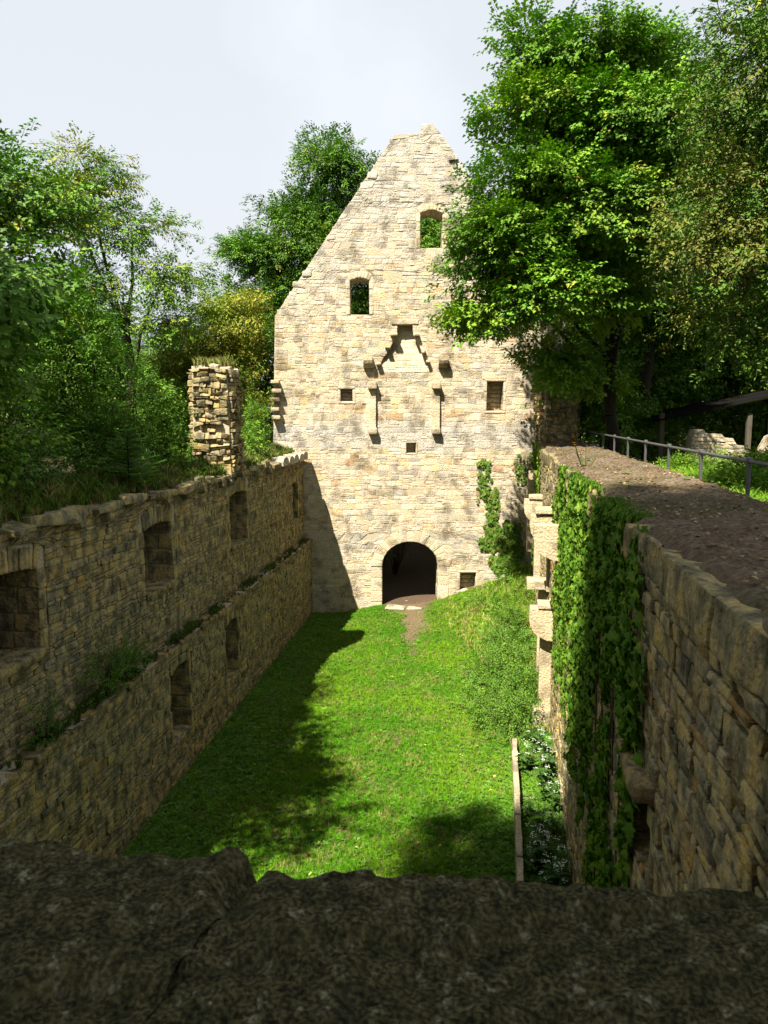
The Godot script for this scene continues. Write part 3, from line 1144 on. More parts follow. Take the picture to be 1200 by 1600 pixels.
# ------------------------------------------------------------------ left side wall
func left_wall() -> void:
	var a := Vector3(xl(0.7), 0, -0.7)
	var root := thing("side_wall", "long shaded two-storey rubble wall with dark window recesses along the court's darker side", "wall", a)
	var u := Vector3(0.11, 0, -1).normalized()
	var k := Vector2(0.11, 1).length()
	var nn := u.cross(Vector3.UP)
	var low := [a, u, Vector3.UP, nn]
	var set_back := 0.3
	var up := [a - nn * set_back, u, Vector3.UP, nn]
	var L := 27.75 * k
	var U := func(d: float) -> float: return (d - 0.7) * k
	var l1 := {u0 = U.call(18.1), u1 = U.call(19.1), v0 = 0.95, v1 = 2.42, rise = 0.1}
	var l2 := {u0 = U.call(14.65), u1 = U.call(15.65), v0 = 0.9, v1 = 2.42, rise = 0.1}
	var ledge := 2.82
	var lower := [[-0.4, 0.0, L], [ledge, 0.0, L]]
	core(root, low, lower, [l1, l2], -1.5, -0.012, Color(0.50, 0.435, 0.325))
	var st := []
	var cl := []
	for h in [l1, l2]:
		cl.append(grown(h, 0.13, 0.22))
		voussoirs(st, low, h, 0.22, 9, "rubble")
		for q in 4:
			var y0 := lerpf(h.v0, h.v1 - h.rise, q / 4.0)
			var y1 := lerpf(h.v0, h.v1 - h.rise, (q + 1) / 4.0)
			stone(st, low, rect(h.u0 - 0.13, y0, h.u0, y1), {pal = "dressed", proud = 0.022, gap = 0.005})
			stone(st, low, rect(h.u1, y0, h.u1 + 0.13, y1), {pal = "dressed", proud = 0.022, gap = 0.005})
		reveal(st, low, h, 1.2, "dressed", true, root, Color(0.50, 0.435, 0.325))
	courses(st, low, [[-0.4, U.call(7.5), L], [ledge - 0.04, U.call(7.5), L]], cl, {h0 = 0.06, h1 = 0.15, w0 = 0.2, w1 = 0.6, pal = "rubble", proud = 0.022, rough = 0.008, split = 0.12, wave = 0.03, gap = 0.006, bev = 0.013})
	# ledge where the floor lay: broken flat stones with dirt
	var x: float = U.call(8.0)
	while x < L - 0.1:
		var w := rr(0.3, 0.65)
		var mb := MB.new()
		mb.org = root.position
		rblock(mb, Transform3D(Basis(u, Vector3.UP, nn) * Basis(Vector3.RIGHT, rr(-0.12, 0.05)), a + u * (x + w / 2) + Vector3.UP * (ledge - rr(0.02, 0.07)) - nn * (0.2 - rr(-0.02, 0.05))), Vector3(w * 0.97, rr(0.09, 0.14), 0.44), 0.03, 5, 0.03, tint(Color(0.40, 0.335, 0.23), 0.2))
		put(mb, "ledge_stone", M.stone_weathered, root)
		x += w
	# upper storey
	var w1 := {u0 = U.call(26.65), u1 = U.call(27.55), v0 = 3.8, v1 = 5.15, rise = 0.07}
	var w2 := {u0 = U.call(19.6), u1 = U.call(21.15), v0 = 4.05, v1 = 5.48, rise = 0.09}
	var w3 := {u0 = U.call(14.32), u1 = U.call(15.7), v0 = 4.05, v1 = 5.38, rise = 0.08}
	var w4 := {u0 = U.call(9.0), u1 = U.call(10.72), v0 = 4.1, v1 = 5.4, rise = 0.09}
	var upper := [[ledge - 0.1, 0.0, L], [5.92, 0.0, L]]
	core(root, up, upper, [w1, w2, w3, w4], -1.2, -0.012, Color(0.50, 0.435, 0.325))
	cl = []
	for h in [w1, w2, w3, w4]:
		cl.append(grown(h, 0.2, 0.36))
		voussoirs(st, up, h, 0.36, int((h.u1 - h.u0) / 0.11), "rubble")
		for q in 4:
			var y0 := lerpf(h.v0, h.v1 - h.rise, q / 4.0)
			var y1 := lerpf(h.v0, h.v1 - h.rise, (q + 1) / 4.0)
			stone(st, up, rect(h.u0 - 0.2, y0, h.u0, y1), {pal = "dressed", proud = 0.024, gap = 0.005})
			stone(st, up, rect(h.u1, y0, h.u1 + 0.2, y1), {pal = "dressed", proud = 0.024, gap = 0.005})
		reveal(st, up, h, 1.08, "dressed", true, root, Color(0.50, 0.435, 0.325))
	courses(st, up, [[ledge + 0.02, U.call(7.5), L], [5.92, U.call(7.5), L]], cl, {h0 = 0.06, h1 = 0.155, w0 = 0.2, w1 = 0.6, pal = "rubble", proud = 0.022, rough = 0.008, split = 0.12, wave = 0.03, gap = 0.006, bev = 0.013})
	lay(st, root, M.stone_weathered, 290)
	# sunken sills
	for h in [w2, w3, w4]:
		var mb := MB.new()
		mb.org = root.position
		rblock(mb, Transform3D(Basis(u, Vector3.UP, nn), up[0] + u * ((h.u0 + h.u1) / 2) + Vector3.UP * (h.v0 - 0.03) - nn * 0.18), Vector3(h.u1 - h.u0 + 0.1, 0.12, 0.5), 0.03, 6, 0.02, Color(0.46, 0.40, 0.30))
		put(mb, "window_sill", M.stone_weathered, root)
	# coping: uneven overhanging slabs, some lost
	x = U.call(7.2)
	while x < L - 4.1:
		var w := rr(0.3, 1.15)
		var hh := rr(0.11, 0.22)
		if rng.randf() > 0.16:
			var mb := MB.new()
			mb.org = root.position
			rblock(mb, Transform3D(Basis(u, Vector3.UP, nn) * Basis(Vector3.RIGHT, rr(-0.16, 0.12)) * Basis(Vector3.BACK, rr(-0.07, 0.07)) * Basis(Vector3.UP, rr(-0.12, 0.12)), up[0] + u * (x + w / 2) + Vector3.UP * (5.92 + hh / 2 - rr(0.0, 0.05)) - nn * (0.34 - rr(0.0, 0.26))), Vector3(w * 0.95, hh, 0.75), 0.035, 7, 0.045, tint(Color(0.44, 0.395, 0.31), 0.22))
			put(mb, "coping_stone", M.stone_weathered, root)
			if rng.randf() < 0.45:
				mb = MB.new()
				mb.org = root.position
				rblock(mb, Transform3D(Basis(u, Vector3.UP, nn) * Basis(Vector3.RIGHT, -0.25), up[0] + u * (x + w / 2 + rr(-0.1, 0.1)) + Vector3.UP * 5.82 - nn * 0.02), Vector3(rr(0.2, 0.3), 0.26, 0.36), 0.05, 6, 0.03, tint(Color(0.44, 0.395, 0.31), 0.2))
				put(mb, "bracket_stone", M.stone_weathered, root)
		x += w + rr(0.0, 0.03)
	# rounded ridge stones at the far end
	x = L - 4.0
	while x < L - 0.2:
		var mb := MB.new()
		mb.org = root.position
		var w := rr(0.7, 0.82)
		var pts := PackedVector2Array()
		for q in 9:
			var t := PI * q / 8.0
			pts.append(Vector2(cos(t) * w * 0.47, sin(t) * 0.15 + 0.07))
		pts.append(Vector2(-w * 0.47, -0.06))
		pts.append(Vector2(w * 0.47, -0.06))
		extrude(mb, Transform3D(Basis(u, Vector3.UP, nn), up[0] + u * (x + w / 2) + Vector3.UP * (5.96 + rr(-0.02, 0.02)) - nn * (0.35 - rr(0.1, 0.16))), pts, 0.95, tint(Color(0.40, 0.37, 0.31), 0.1))
		put(mb, "ridge_stone", M.stone, root)
		x += w
	# earth lying on the wall head
	var top := MB.new()
	top.org = root.position
	var W := 14
	var D := 120
	for j in D + 1:
		for i in W + 1:
			var s := L * j / D
			var q := float(i) / W
			var p: Vector3 = up[0] + u * s - nn * (0.12 + q * 1.5)
			var y := 6.02 + 0.18 * sin(q * PI) + noise.get_noise_2d(p.x * 60.0, p.z * 60.0) * 0.09 - (0.15 if i == 0 else 0.0) - 0.5 * smoothstep(0.8, 1.0, q)
			top.vert(Vector3(p.x, y, p.z), Vector3(noise.get_noise_2d(p.x * 90.0, p.z * 90.0) * 0.5, 1, noise.get_noise_2d(p.z * 90.0, p.x * 90.0) * 0.5).normalized(), Color(0.095, 0.072, 0.045))
	for j in D:
		for i in W:
			var e := j * (W + 1) + i
			top.ix.append_array(PackedInt32Array([e, e + 1, e + W + 1, e + 1, e + W + 2, e + W + 1]))
	put(top, "earth_topping", M.soil, root)

# ------------------------------------------------------------------ right side wall
func right_wall() -> void:
	var a := Vector3(xr(28.5), 0, -28.5)
	var root := thing("side_wall", "thick ivy-grown rubble wall with a broad earthy top beside the iron railing", "wall", a)
	var u := Vector3(-0.154, 0, 1).normalized()
	var k := Vector2(0.154, 1).length()
	var nn := u.cross(Vector3.UP)
	var fr := [a, u, Vector3.UP, nn]
	var L := 27.9 * k
	var U := func(d: float) -> float: return (28.5 - d) * k
	var niche := {u0 = U.call(6.5), u1 = U.call(5.75), v0 = 3.75, v1 = 4.5}
	var out := [[-0.6, 0.02, L], [6.16, 0.02, L]]
	core(root, fr, out, [niche], -1.75, -0.03, Color(0.50, 0.435, 0.325))
	var st := []
	reveal(st, fr, niche, 0.5, "dressed", true, root, Color(0.50, 0.435, 0.325))
	courses(st, fr, [[-0.6, 0.05, U.call(2.4)], [6.16, 0.05, U.call(2.4)]], [niche], {h0 = 0.10, h1 = 0.23, w0 = 0.22, w1 = 0.55, pal = "rubble", proud = 0.028, rough = 0.006, split = 0.10, wave = 0.014, gap = 0.010, bev = 0.014})
	lay(st, root, M.stone_weathered, 290)
	var mb: MB
	# thick worn coping blocks
	var x := 0.1
	while x < L - 0.3:
		var w := rr(0.6, 1.9)
		mb = MB.new()
		mb.org = root.position
		var near = x > U.call(10.0)
		rblock(mb, Transform3D(Basis(u, Vector3.UP, nn) * Basis(Vector3.UP, rr(-0.03, 0.03)) * Basis(Vector3.RIGHT, rr(-0.04, 0.03)), a + u * (x + w / 2) + Vector3.UP * (6.33 - rr(0.0, 0.02)) - nn * (0.45 - rr(0.02, 0.06))), Vector3(w * 0.995, 0.34 + rr(-0.03, 0.02), 0.9), 0.028, 14 if near else 6, 0.035, tint(Color(0.42, 0.37, 0.28), 0.12), 4.0)
		put(mb, "coping_stone", M.stone_weathered, root)
		x += w
	# earth and moss over the top
	var top := MB.new()
	top.org = root.position
	var W := 40
	var D := 420
	for j in D + 1:
		for i in W + 1:
			var s := L * j / D
			var q := float(i) / W
			var edge := noise.get_noise_1d(s * 70.0) * 0.07 + noise.get_noise_1d(s * 300.0) * 0.03
			var p: Vector3 = a + u * s - nn * lerpf(edge * 1.4 + 0.03, 1.86, q)
			var y := 6.53 + noise.get_noise_2d(p.x * 70.0, p.z * 70.0) * 0.035 + noise.get_noise_2d(p.x * 300.0, p.z * 300.0) * 0.05 - 0.07 * smoothstep(0.06, 0.0, q) - 0.16 * smoothstep(0.9, 1.0, q) + 0.03 * sin(q * PI)
			var cn := noise.get_noise_2d(p.x * 50.0 + 77.0, p.z * 50.0)
			var cf := noise.get_noise_2d(p.x * 300.0 + 7.0, p.z * 300.0)
			var c := Color(0.165, 0.122, 0.080).lerp(Color(0.22, 0.175, 0.12), smoothstep(0.0, 0.5, cf)).lerp(Color(0.11, 0.10, 0.05), smoothstep(0.05, 0.45, -cn) * 0.7)
			top.vert(Vector3(p.x, y, p.z), Vector3.ZERO, c)
	grid_faces(top, D, W)
	put(top, "earth_topping", M.soil, root)
	# corbels, a fireplace jamb and a pilaster standing off the face
	var side := Basis(nn, Vector3.UP, nn.cross(Vector3.UP))
	var bracket := PackedVector2Array([Vector2(-0.1, 0.3), Vector2(0.54, 0.3), Vector2(0.56, 0.06), Vector2(0.53, -0.1), Vector2(0.45, -0.24), Vector2(0.33, -0.34), Vector2(0.16, -0.41), Vector2(-0.1, -0.44)])
	for e in [[15.6, 4.95, 0.36], [17.6, 4.9, 0.36], [22.4, 4.75, 0.4], [16.75, 2.9, 0.42]]:
		mb = MB.new()
		mb.org = root.position
		extrude(mb, Transform3D(side, a + u * float(U.call(e[0])) + Vector3.UP * e[1]), bracket, e[2], tint(Color(0.50, 0.42, 0.29), 0.1))
		put(mb, "corbel", M.stone, root)
	for e in [[19.0, 3.25, 0.24, 0.62, 0.5], [17.6, 5.3, 0.12, 0.52, 0.5], [22.4, 5.12, 0.12, 0.5, 0.5], [16.75, 3.27, 0.12, 0.46, 0.5], [24.6, 5.6, 0.3, 0.45, 0.4]]:
		mb = MB.new()
		mb.org = root.position
		rblock(mb, Transform3D(side, a + u * float(U.call(e[0])) + Vector3.UP * e[1] + nn * (e[3] * 0.5 - 0.08)), Vector3(e[3], e[2], e[4]), 0.025, 6, 0.015, tint(Color(0.50, 0.42, 0.29), 0.1))
		put(mb, "corbel_slab", M.stone, root)
	for e in [[16.9, 1.55, 2.2, 0.36, 0.26], [19.1, 2.0, 2.2, 0.3, 0.26], [18.4, 3.9, 1.4, 0.16, 0.3], [25.6, 4.2, 2.6, 0.4, 0.3], [22.6, 3.5, 1.9, 0.28, 0.28]]:
		mb = MB.new()
		mb.org = root.position
		rblock(mb, Transform3D(side, a + u * float(U.call(e[0])) + Vector3.UP * e[1] + nn * (e[3] * 0.5 - 0.06)), Vector3(e[3], e[2], e[4]), 0.025, 8, 0.012, tint(Color(0.50, 0.42, 0.29), 0.08))
		put(mb, "pilaster", M.stone, root)
	mb = MB.new()
	mb.org = root.position
	rblock(mb, Transform3D(side, a + u * float(U.call(16.9)) + Vector3.UP * 0.55 + nn * 0.18), Vector3(0.5, 0.5, 0.4), 0.03, 6, 0.02, Color(0.44, 0.37, 0.26))
	put(mb, "pilaster_foot", M.stone, root)
	mb = MB.new()
	mb.org = root.position
	rblock(mb, Transform3D(side, a + u * float(U.call(6.1)) + Vector3.UP * 4.55 + nn * 0.02), Vector3(0.3, 0.12, 1.0), 0.03, 10, 0.03, Color(0.42, 0.35, 0.25))
	put(mb, "niche_lintel", M.stone_weathered, root)
	# iron grate lying on the far stretch of the top
	var g := thing("drain_grate", "dark iron grate lying across the far end of the ivy wall's top", "grate", a + u * float(U.call(24.0)) - nn * 1.1 + Vector3.UP * 6.55)
	for q in 9:
		mb = MB.new()
		rblock(mb, Transform3D(Basis(u, Vector3.UP, nn), u * (q - 4) * 0.09 + Vector3.UP * 0.03), Vector3(0.03, 0.06, 1.15), 0.008, 3, 0.0, Color(0.03, 0.03, 0.032))
		put(mb, "bar", M.iron, g)
	for s in [-1, 1]:
		mb = MB.new()
		rblock(mb, Transform3D(Basis(u, Vector3.UP, nn), -nn * 0.58 * s + Vector3.UP * 0.04), Vector3(0.82, 0.08, 0.04), 0.008, 3, 0.0, Color(0.03, 0.03, 0.032))
		put(mb, "frame_rail", M.iron, g)

func grid_faces(mb: MB, D: int, W: int) -> void:
	for j in D:
		for i in W:
			var e := j * (W + 1) + i
			var f := (mb.v[e + 1] - mb.v[e]).cross(mb.v[e + W + 1] - mb.v[e])
			if f.y < 0: f = -f
			for q in [e, e + 1, e + W + 1, e + W + 2]:
				mb.n[q] += f
	var flip := (mb.v[1] - mb.v[0]).cross(mb.v[W + 1] - mb.v[0]).y > 0
	for j in D:
		for i in W:
			var e := j * (W + 1) + i
			if flip:
				mb.ix.append_array(PackedInt32Array([e, e + W + 1, e + 1, e + 1, e + W + 1, e + W + 2]))
			else:
				mb.ix.append_array(PackedInt32Array([e, e + 1, e + W + 1, e + 1, e + W + 2, e + W + 1]))
	for q in mb.n.size():
		mb.n[q] = mb.n[q].normalized()

# ------------------------------------------------------------------ near gable with the sill under the lens
func near_gable() -> void:
	var root := thing("gable_wall", "weathered grey wall with the rough window sill the view is taken over", "wall", Vector3(0, 0, -0.1))
	var fr := [Vector3(0, 0, -0.62), Vector3.LEFT, Vector3.UP, Vector3.FORWARD]
	var win := {u0 = -1.3, u1 = 1.6, v0 = 7.075, v1 = 8.45, rise = 0.2}
	core(root, fr, [[-0.5, -3.6, 7.6], [11.0, -3.6, 7.6], [17.5, 1.2, 2.0]], [win], -1.1, 0.0, Color(0.50, 0.435, 0.325))
	for e in [[-1.75, -0.124, 7.098, -0.668, true], [-0.133, 1.45, 7.095, -0.652, false]]:
		var mb := MB.new()
		mb.org = root.position
		sill_stone(mb, e[0], e[1], e[2], e[3], e[4])
		put(mb, "sill_stone", M.sill, root)
	var fl := MB.new()
	rblock(fl, Transform3D(Basis(), Vector3(0, 5.7, 2.6)), Vector3(9.0, 0.3, 4.2), 0.02, 4, 0.0, Color(0.16, 0.13, 0.09))
	tag(put(fl, "floor", M.soil), "floor slab behind the window sill", "floor", "", "structure")

# a worn slab: top and broken front edge as one fine relief; one end runs along the slanting joint
func sill_stone(mb: MB, x0: float, x1: float, y: float, zf: float, left_slab: bool) -> void:
	var nx := int((x1 - x0) / 0.008)
	var nz := 110
	var col := Color(0.36, 0.345, 0.255)
	var off := x0 * 3.0
	for j in nz + 1:
		for i in nx + 1:
			var s := float(i) / nx
			var x := lerpf(x0, x1, s)
			# first 20 rows climb the broken front edge, the rest run back over the top
			var f1 := fine.get_noise_2d(x * 3.0 + off, 3.0)
			var f2 := fine.get_noise_2d(x * 13.0 + off, 9.0)
			var edge := zf + f1 * 0.03 + f2 * 0.014
			if not left_slab:
				edge += 0.09 * (x + 0.13)
			var p := Vector3(x, y, 0)
			if j < 20:
				var ang := j / 20.0 * PI * 0.5
				p.y = y - 0.14 * (1.0 - sin(ang))
				p.z = edge - 0.022 * cos(ang)
			else:
				var q := (j - 20) / float(nz - 20)
				p.z = lerpf(edge, 0.45, pow(q, 1.5))
			var joint := -0.128 - (clampf(p.z, -0.7, -0.3) + 0.64) * 0.22 + fine.get_noise_2d(p.z * 9.0, 5.0) * 0.012
			var side := 0.0
			if left_slab:
				p.x += (joint + 0.004 - x1) * s
				side = joint - p.x
			else:
				p.x += (joint - 0.004 - x0) * (1.0 - s)
				side = p.x - joint
			# the joint is only a crack, but its front corners have broken away
			p.y -= lerpf(0.0015, 0.036, smoothstep(-0.57, -0.625, p.z)) * pow(1.0 - clampf(side / lerpf(0.008, 0.024, smoothstep(-0.56, -0.62, p.z)), 0, 1), 1.5)
			var r := fine.get_noise_2d(p.x * 3.0 + 40.0, p.z * 3.0) * 0.016 + fine.get_noise_2d(p.x * 11.0, p.z * 11.0 + 70.0) * 0.009 + fine.get_noise_2d(p.x * 35.0, p.z * 35.0) * 0.003
			r -= absf(fine.get_noise_2d(p.x * 22.0 + 9.0, p.z * 22.0)) * 0.004
			# a flake broken off, slanting over the slab
			r -= 0.008 * smoothstep(0.0, 0.012, p.x * 0.25 + p.z + 0.55 + f1 * 0.05)
			p.y += r
			p.z += fine.get_noise_2d(p.x * 12.0, p.y * 12.0) * 0.006
			mb.vert(p, Vector3.ZERO, col)
	var W := nx
	for j in nz:
		for i in nx:
			var e := j * (W + 1) + i
			var f := (mb.v[e + W + 1] - mb.v[e]).cross(mb.v[e + 1] - mb.v[e])
			for q in [e, e + 1, e + W + 1, e + W + 2]:
				mb.n[q] += f
			mb.ix.append_array(PackedInt32Array([e, e + 1, e + W + 1, e + 1, e + W + 2, e + W + 1]))
	for q in mb.n.size():
		mb.n[q] = -mb.n[q].normalized() if mb.n[q].y < 0.0 and q > (nx + 1) * 30 else mb.n[q].normalized()

# ------------------------------------------------------------------ broken wall stumps
func stump(label: String, called: String, c: Vector3, w: float, dp: float, y0: float, y1: float, turn: float, pal: String) -> void:
	var root := thing(called, label, "ruin", Vector3(c.x, y0, c.z))
	var b := Basis(Vector3.UP, turn)
	var st := []
	for f in 4:
		var bb := b * Basis(Vector3.UP, f * PI / 2)
		var ww := w if f % 2 == 0 else dp
		var dd := dp if f % 2 == 0 else w
		var fr := [Vector3(c.x, y0, c.z) + bb.z * dd * 0.5, bb.x, Vector3.UP, bb.z]
		var top := y1 - y0
		var ol := [[0.0, -ww / 2 - 0.05, ww / 2 + 0.05], [top * 0.35, -ww / 2, ww / 2], [top * 0.36, -ww / 2 + 0.04, ww / 2 - 0.02], [top - 0.02, -ww / 2 + 0.05, ww / 2 - 0.03]]
		if f == 0:
			core(root, fr, [[0.0, -ww / 2, ww / 2], [top - 0.12, -ww / 2 + 0.04, ww / 2 - 0.04]], [], -dd + 0.0, 0.0, Color(0.50, 0.435, 0.325))
		courses(st, fr, ol, [], {h0 = 0.07, h1 = 0.17, w0 = 0.14, w1 = 0.42, pal = pal, proud = 0.085, rough = 0.03, split = 0.3, wave = 0.07, gap = 0.008, missing = 0.05})
	lay(st, root, M.stone_weathered, 280)
	for k in 8:
		var mb := MB.new()
		mb.org = root.position
		rblock(mb, Transform3D(b * Basis(Vector3.UP, rr(-0.5, 0.5)) * Basis(Vector3.RIGHT, rr(-0.2, 0.2)), Vector3(c.x, y1 - rr(-0.02, 0.08), c.z) + b * Vector3((k % 4 - 1.5) * w / 4.2, 0, (k / 4 - 0.5) * dp * 0.5)), Vector3(rr(0.25, 0.4), rr(0.12, 0.22), rr(0.25, 0.4)), 0.04, 5, 0.04, tint(Color(0.44, 0.39, 0.30), 0.15))
		put(mb, "cap_stone", M.stone, root)

func piers() -> void:
	stump("ragged stone pier stump standing on the shaded wall among bushes", "wall_stump", Vector3(-4.42, 0, -20.2), 1.0, 0.95, 5.9, 8.72, -0.1, "rubble")
	stump("dark rubble stump rising from the ivy wall's far end below the maple", "wall_stump", Vector3(6.3, 0, -27.95), 1.25, 0.9, 6.3, 8.8, 0.1, "rubble")

# ------------------------------------------------------------------ railing, shed, kerb
func railing() -> void:
	var at := Vector3(4.62, 5.7, -9.6)
	var step := Vector3(0.155, 0, -1) * 2.33
	var root := thing("railing", "thin dark iron handrail on posts beyond the ivy wall", "railing", at)
	var c := Color(0.055, 0.056, 0.058)
	for k in range(-2, 10):
		var mb := MB.new()
		var p := step * k
		rblock(mb, Transform3D(Basis(Vector3.UP, rr(-0.05, 0.05)), p + Vector3(0, 0.58, 0)), Vector3(0.045, 1.4, 0.045), 0.008, 3, 0.0, c)
		var po := put(mb, "post", M.iron, root)
		mb = MB.new()
		rblock(mb, Transform3D(Basis(), p + Vector3(0, 1.25, 0)), Vector3(0.075, 0.07, 0.075), 0.02, 4, 0.0, c)
		put(mb, "post_cap", M.iron, po)
	for k in range(-2, 9):
		var mb := MB.new()
		var p0 := step * k + Vector3(0, 1.23, 0)
		tube(mb, p0, p0 + step, 0.025, 0.025, 8, c)
		put(mb, "handrail", M.iron, root)

func shed() -> void:
	var root := thing("shed_ruin", "pale broken stone wall under a dark lean-to roof among the trees", "shed", Vector3(11.8, 5.6, -26))
	var fr := [Vector3(0, 0, -26), Vector3.RIGHT, Vector3.UP, Vector3.BACK]
	var st := []
	var rows := [[5.3, 10.45, 12.45], [6.2, 10.5, 12.4], [6.5, 10.5, 12.28], [6.52, 10.5, 12.05], [6.75, 10.52, 11.9], [6.77, 10.52, 11.62], [6.9, 10.55, 11.5], [6.92, 10.55, 10.95], [7.05, 10.58, 10.9]]
	core(root, fr, rows, [], -0.5, 0.0, Color(0.50, 0.435, 0.325))
	courses(st, fr, rows, [], {h0 = 0.1, h1 = 0.2, w0 = 0.2, w1 = 0.5, pal = "dressed", proud = 0.03, rough = 0.012})
	var rows2 := [[5.3, 12.9, 14.6], [6.3, 12.95, 14.6], [6.8, 13.2, 14.6], [7.0, 13.6, 14.6]]
	core(root, fr, rows2, [], -0.5, 0.0, Color(0.50, 0.435, 0.325))
	courses(st, fr, rows2, [], {h0 = 0.1, h1 = 0.2, w0 = 0.2, w1 = 0.5, pal = "dressed", proud = 0.03, rough = 0.012})
	lay(st, root, M.stone, 150)
	var dark := Color(0.010, 0.009, 0.008)
	for e in [[9.7, -26.7], [12.75, -26.7], [9.7, -30.8], [15.5, -30.8], [15.5, -26.7]]:
		var mb := MB.new()
		mb.org = root.position
		rblock(mb, Transform3D(Basis(), Vector3(e[0], 6.55, e[1])), Vector3(0.16, 2.1, 0.16), 0.015, 4, 0.01, Color(0.09, 0.075, 0.055))
		put(mb, "post", M.wood, root)
	for k in 16:
		var mb := MB.new()
		mb.org = root.position
		rblock(mb, Transform3D(Basis(Vector3.BACK, 0.2), Vector3(12.6, 7.98 + rr(-0.01, 0.01), -26.5 - k * 0.3)), Vector3(6.3, 0.04, 0.29), 0.01, 3, 0.005, tint(dark, 0.2))
		put(mb, "roof_board", M.wood, root)
	# kerb by the foot of the ivy wall
	var ke := thing("stone_kerb", "narrow pale stone kerb edging the grass at the foot of the ivy wall", "kerb", Vector3(2.5, 0, -13.5))
	var p0 := Vector3(2.0, 0.0, -10.2)
	var p1 := Vector3(2.86, 0.0, -15.9)
	var n := 9
	for k in n:
		var a := p0.lerp(p1, float(k) / n)
		var b := p0.lerp(p1, float(k + 1) / n)
		var m := (a + b) / 2
		m.y = land(m.x, m.z) + 0.14
		var mb := MB.new()
		mb.org = ke.position
		rblock(mb, Transform3D(Basis(Vector3.UP, atan2(b.x - a.x, b.z - a.z)), m), Vector3(0.11, 0.42, (b - a).length() * 0.985), 0.02, 5, 0.015, tint(Color(0.42, 0.36, 0.25), 0.12))
		put(mb, "kerb_stone", M.stone, ke)

# ------------------------------------------------------------------ trees and undergrowth
const LIME := [Color(0.081, 0.176, 0.017), Color(0.091, 0.195, 0.019), Color(0.073, 0.156, 0.022), Color(0.111, 0.195, 0.024)]
const MAPLE := [Color(0.094, 0.208, 0.017), Color(0.107, 0.227, 0.022), Color(0.083, 0.182, 0.019), Color(0.143, 0.260, 0.024)]
const BRIGHT := [Color(0.117, 0.247, 0.017), Color(0.143, 0.273, 0.019), Color(0.099, 0.221, 0.017), Color(0.195, 0.312, 0.024)]
const YELLOW := [Color(0.221, 0.286, 0.026), Color(0.273, 0.286, 0.036), Color(0.156, 0.260, 0.026)]

func V(x: float, y: float, z: float) -> Vector3:
	return Vector3(x, y, z)

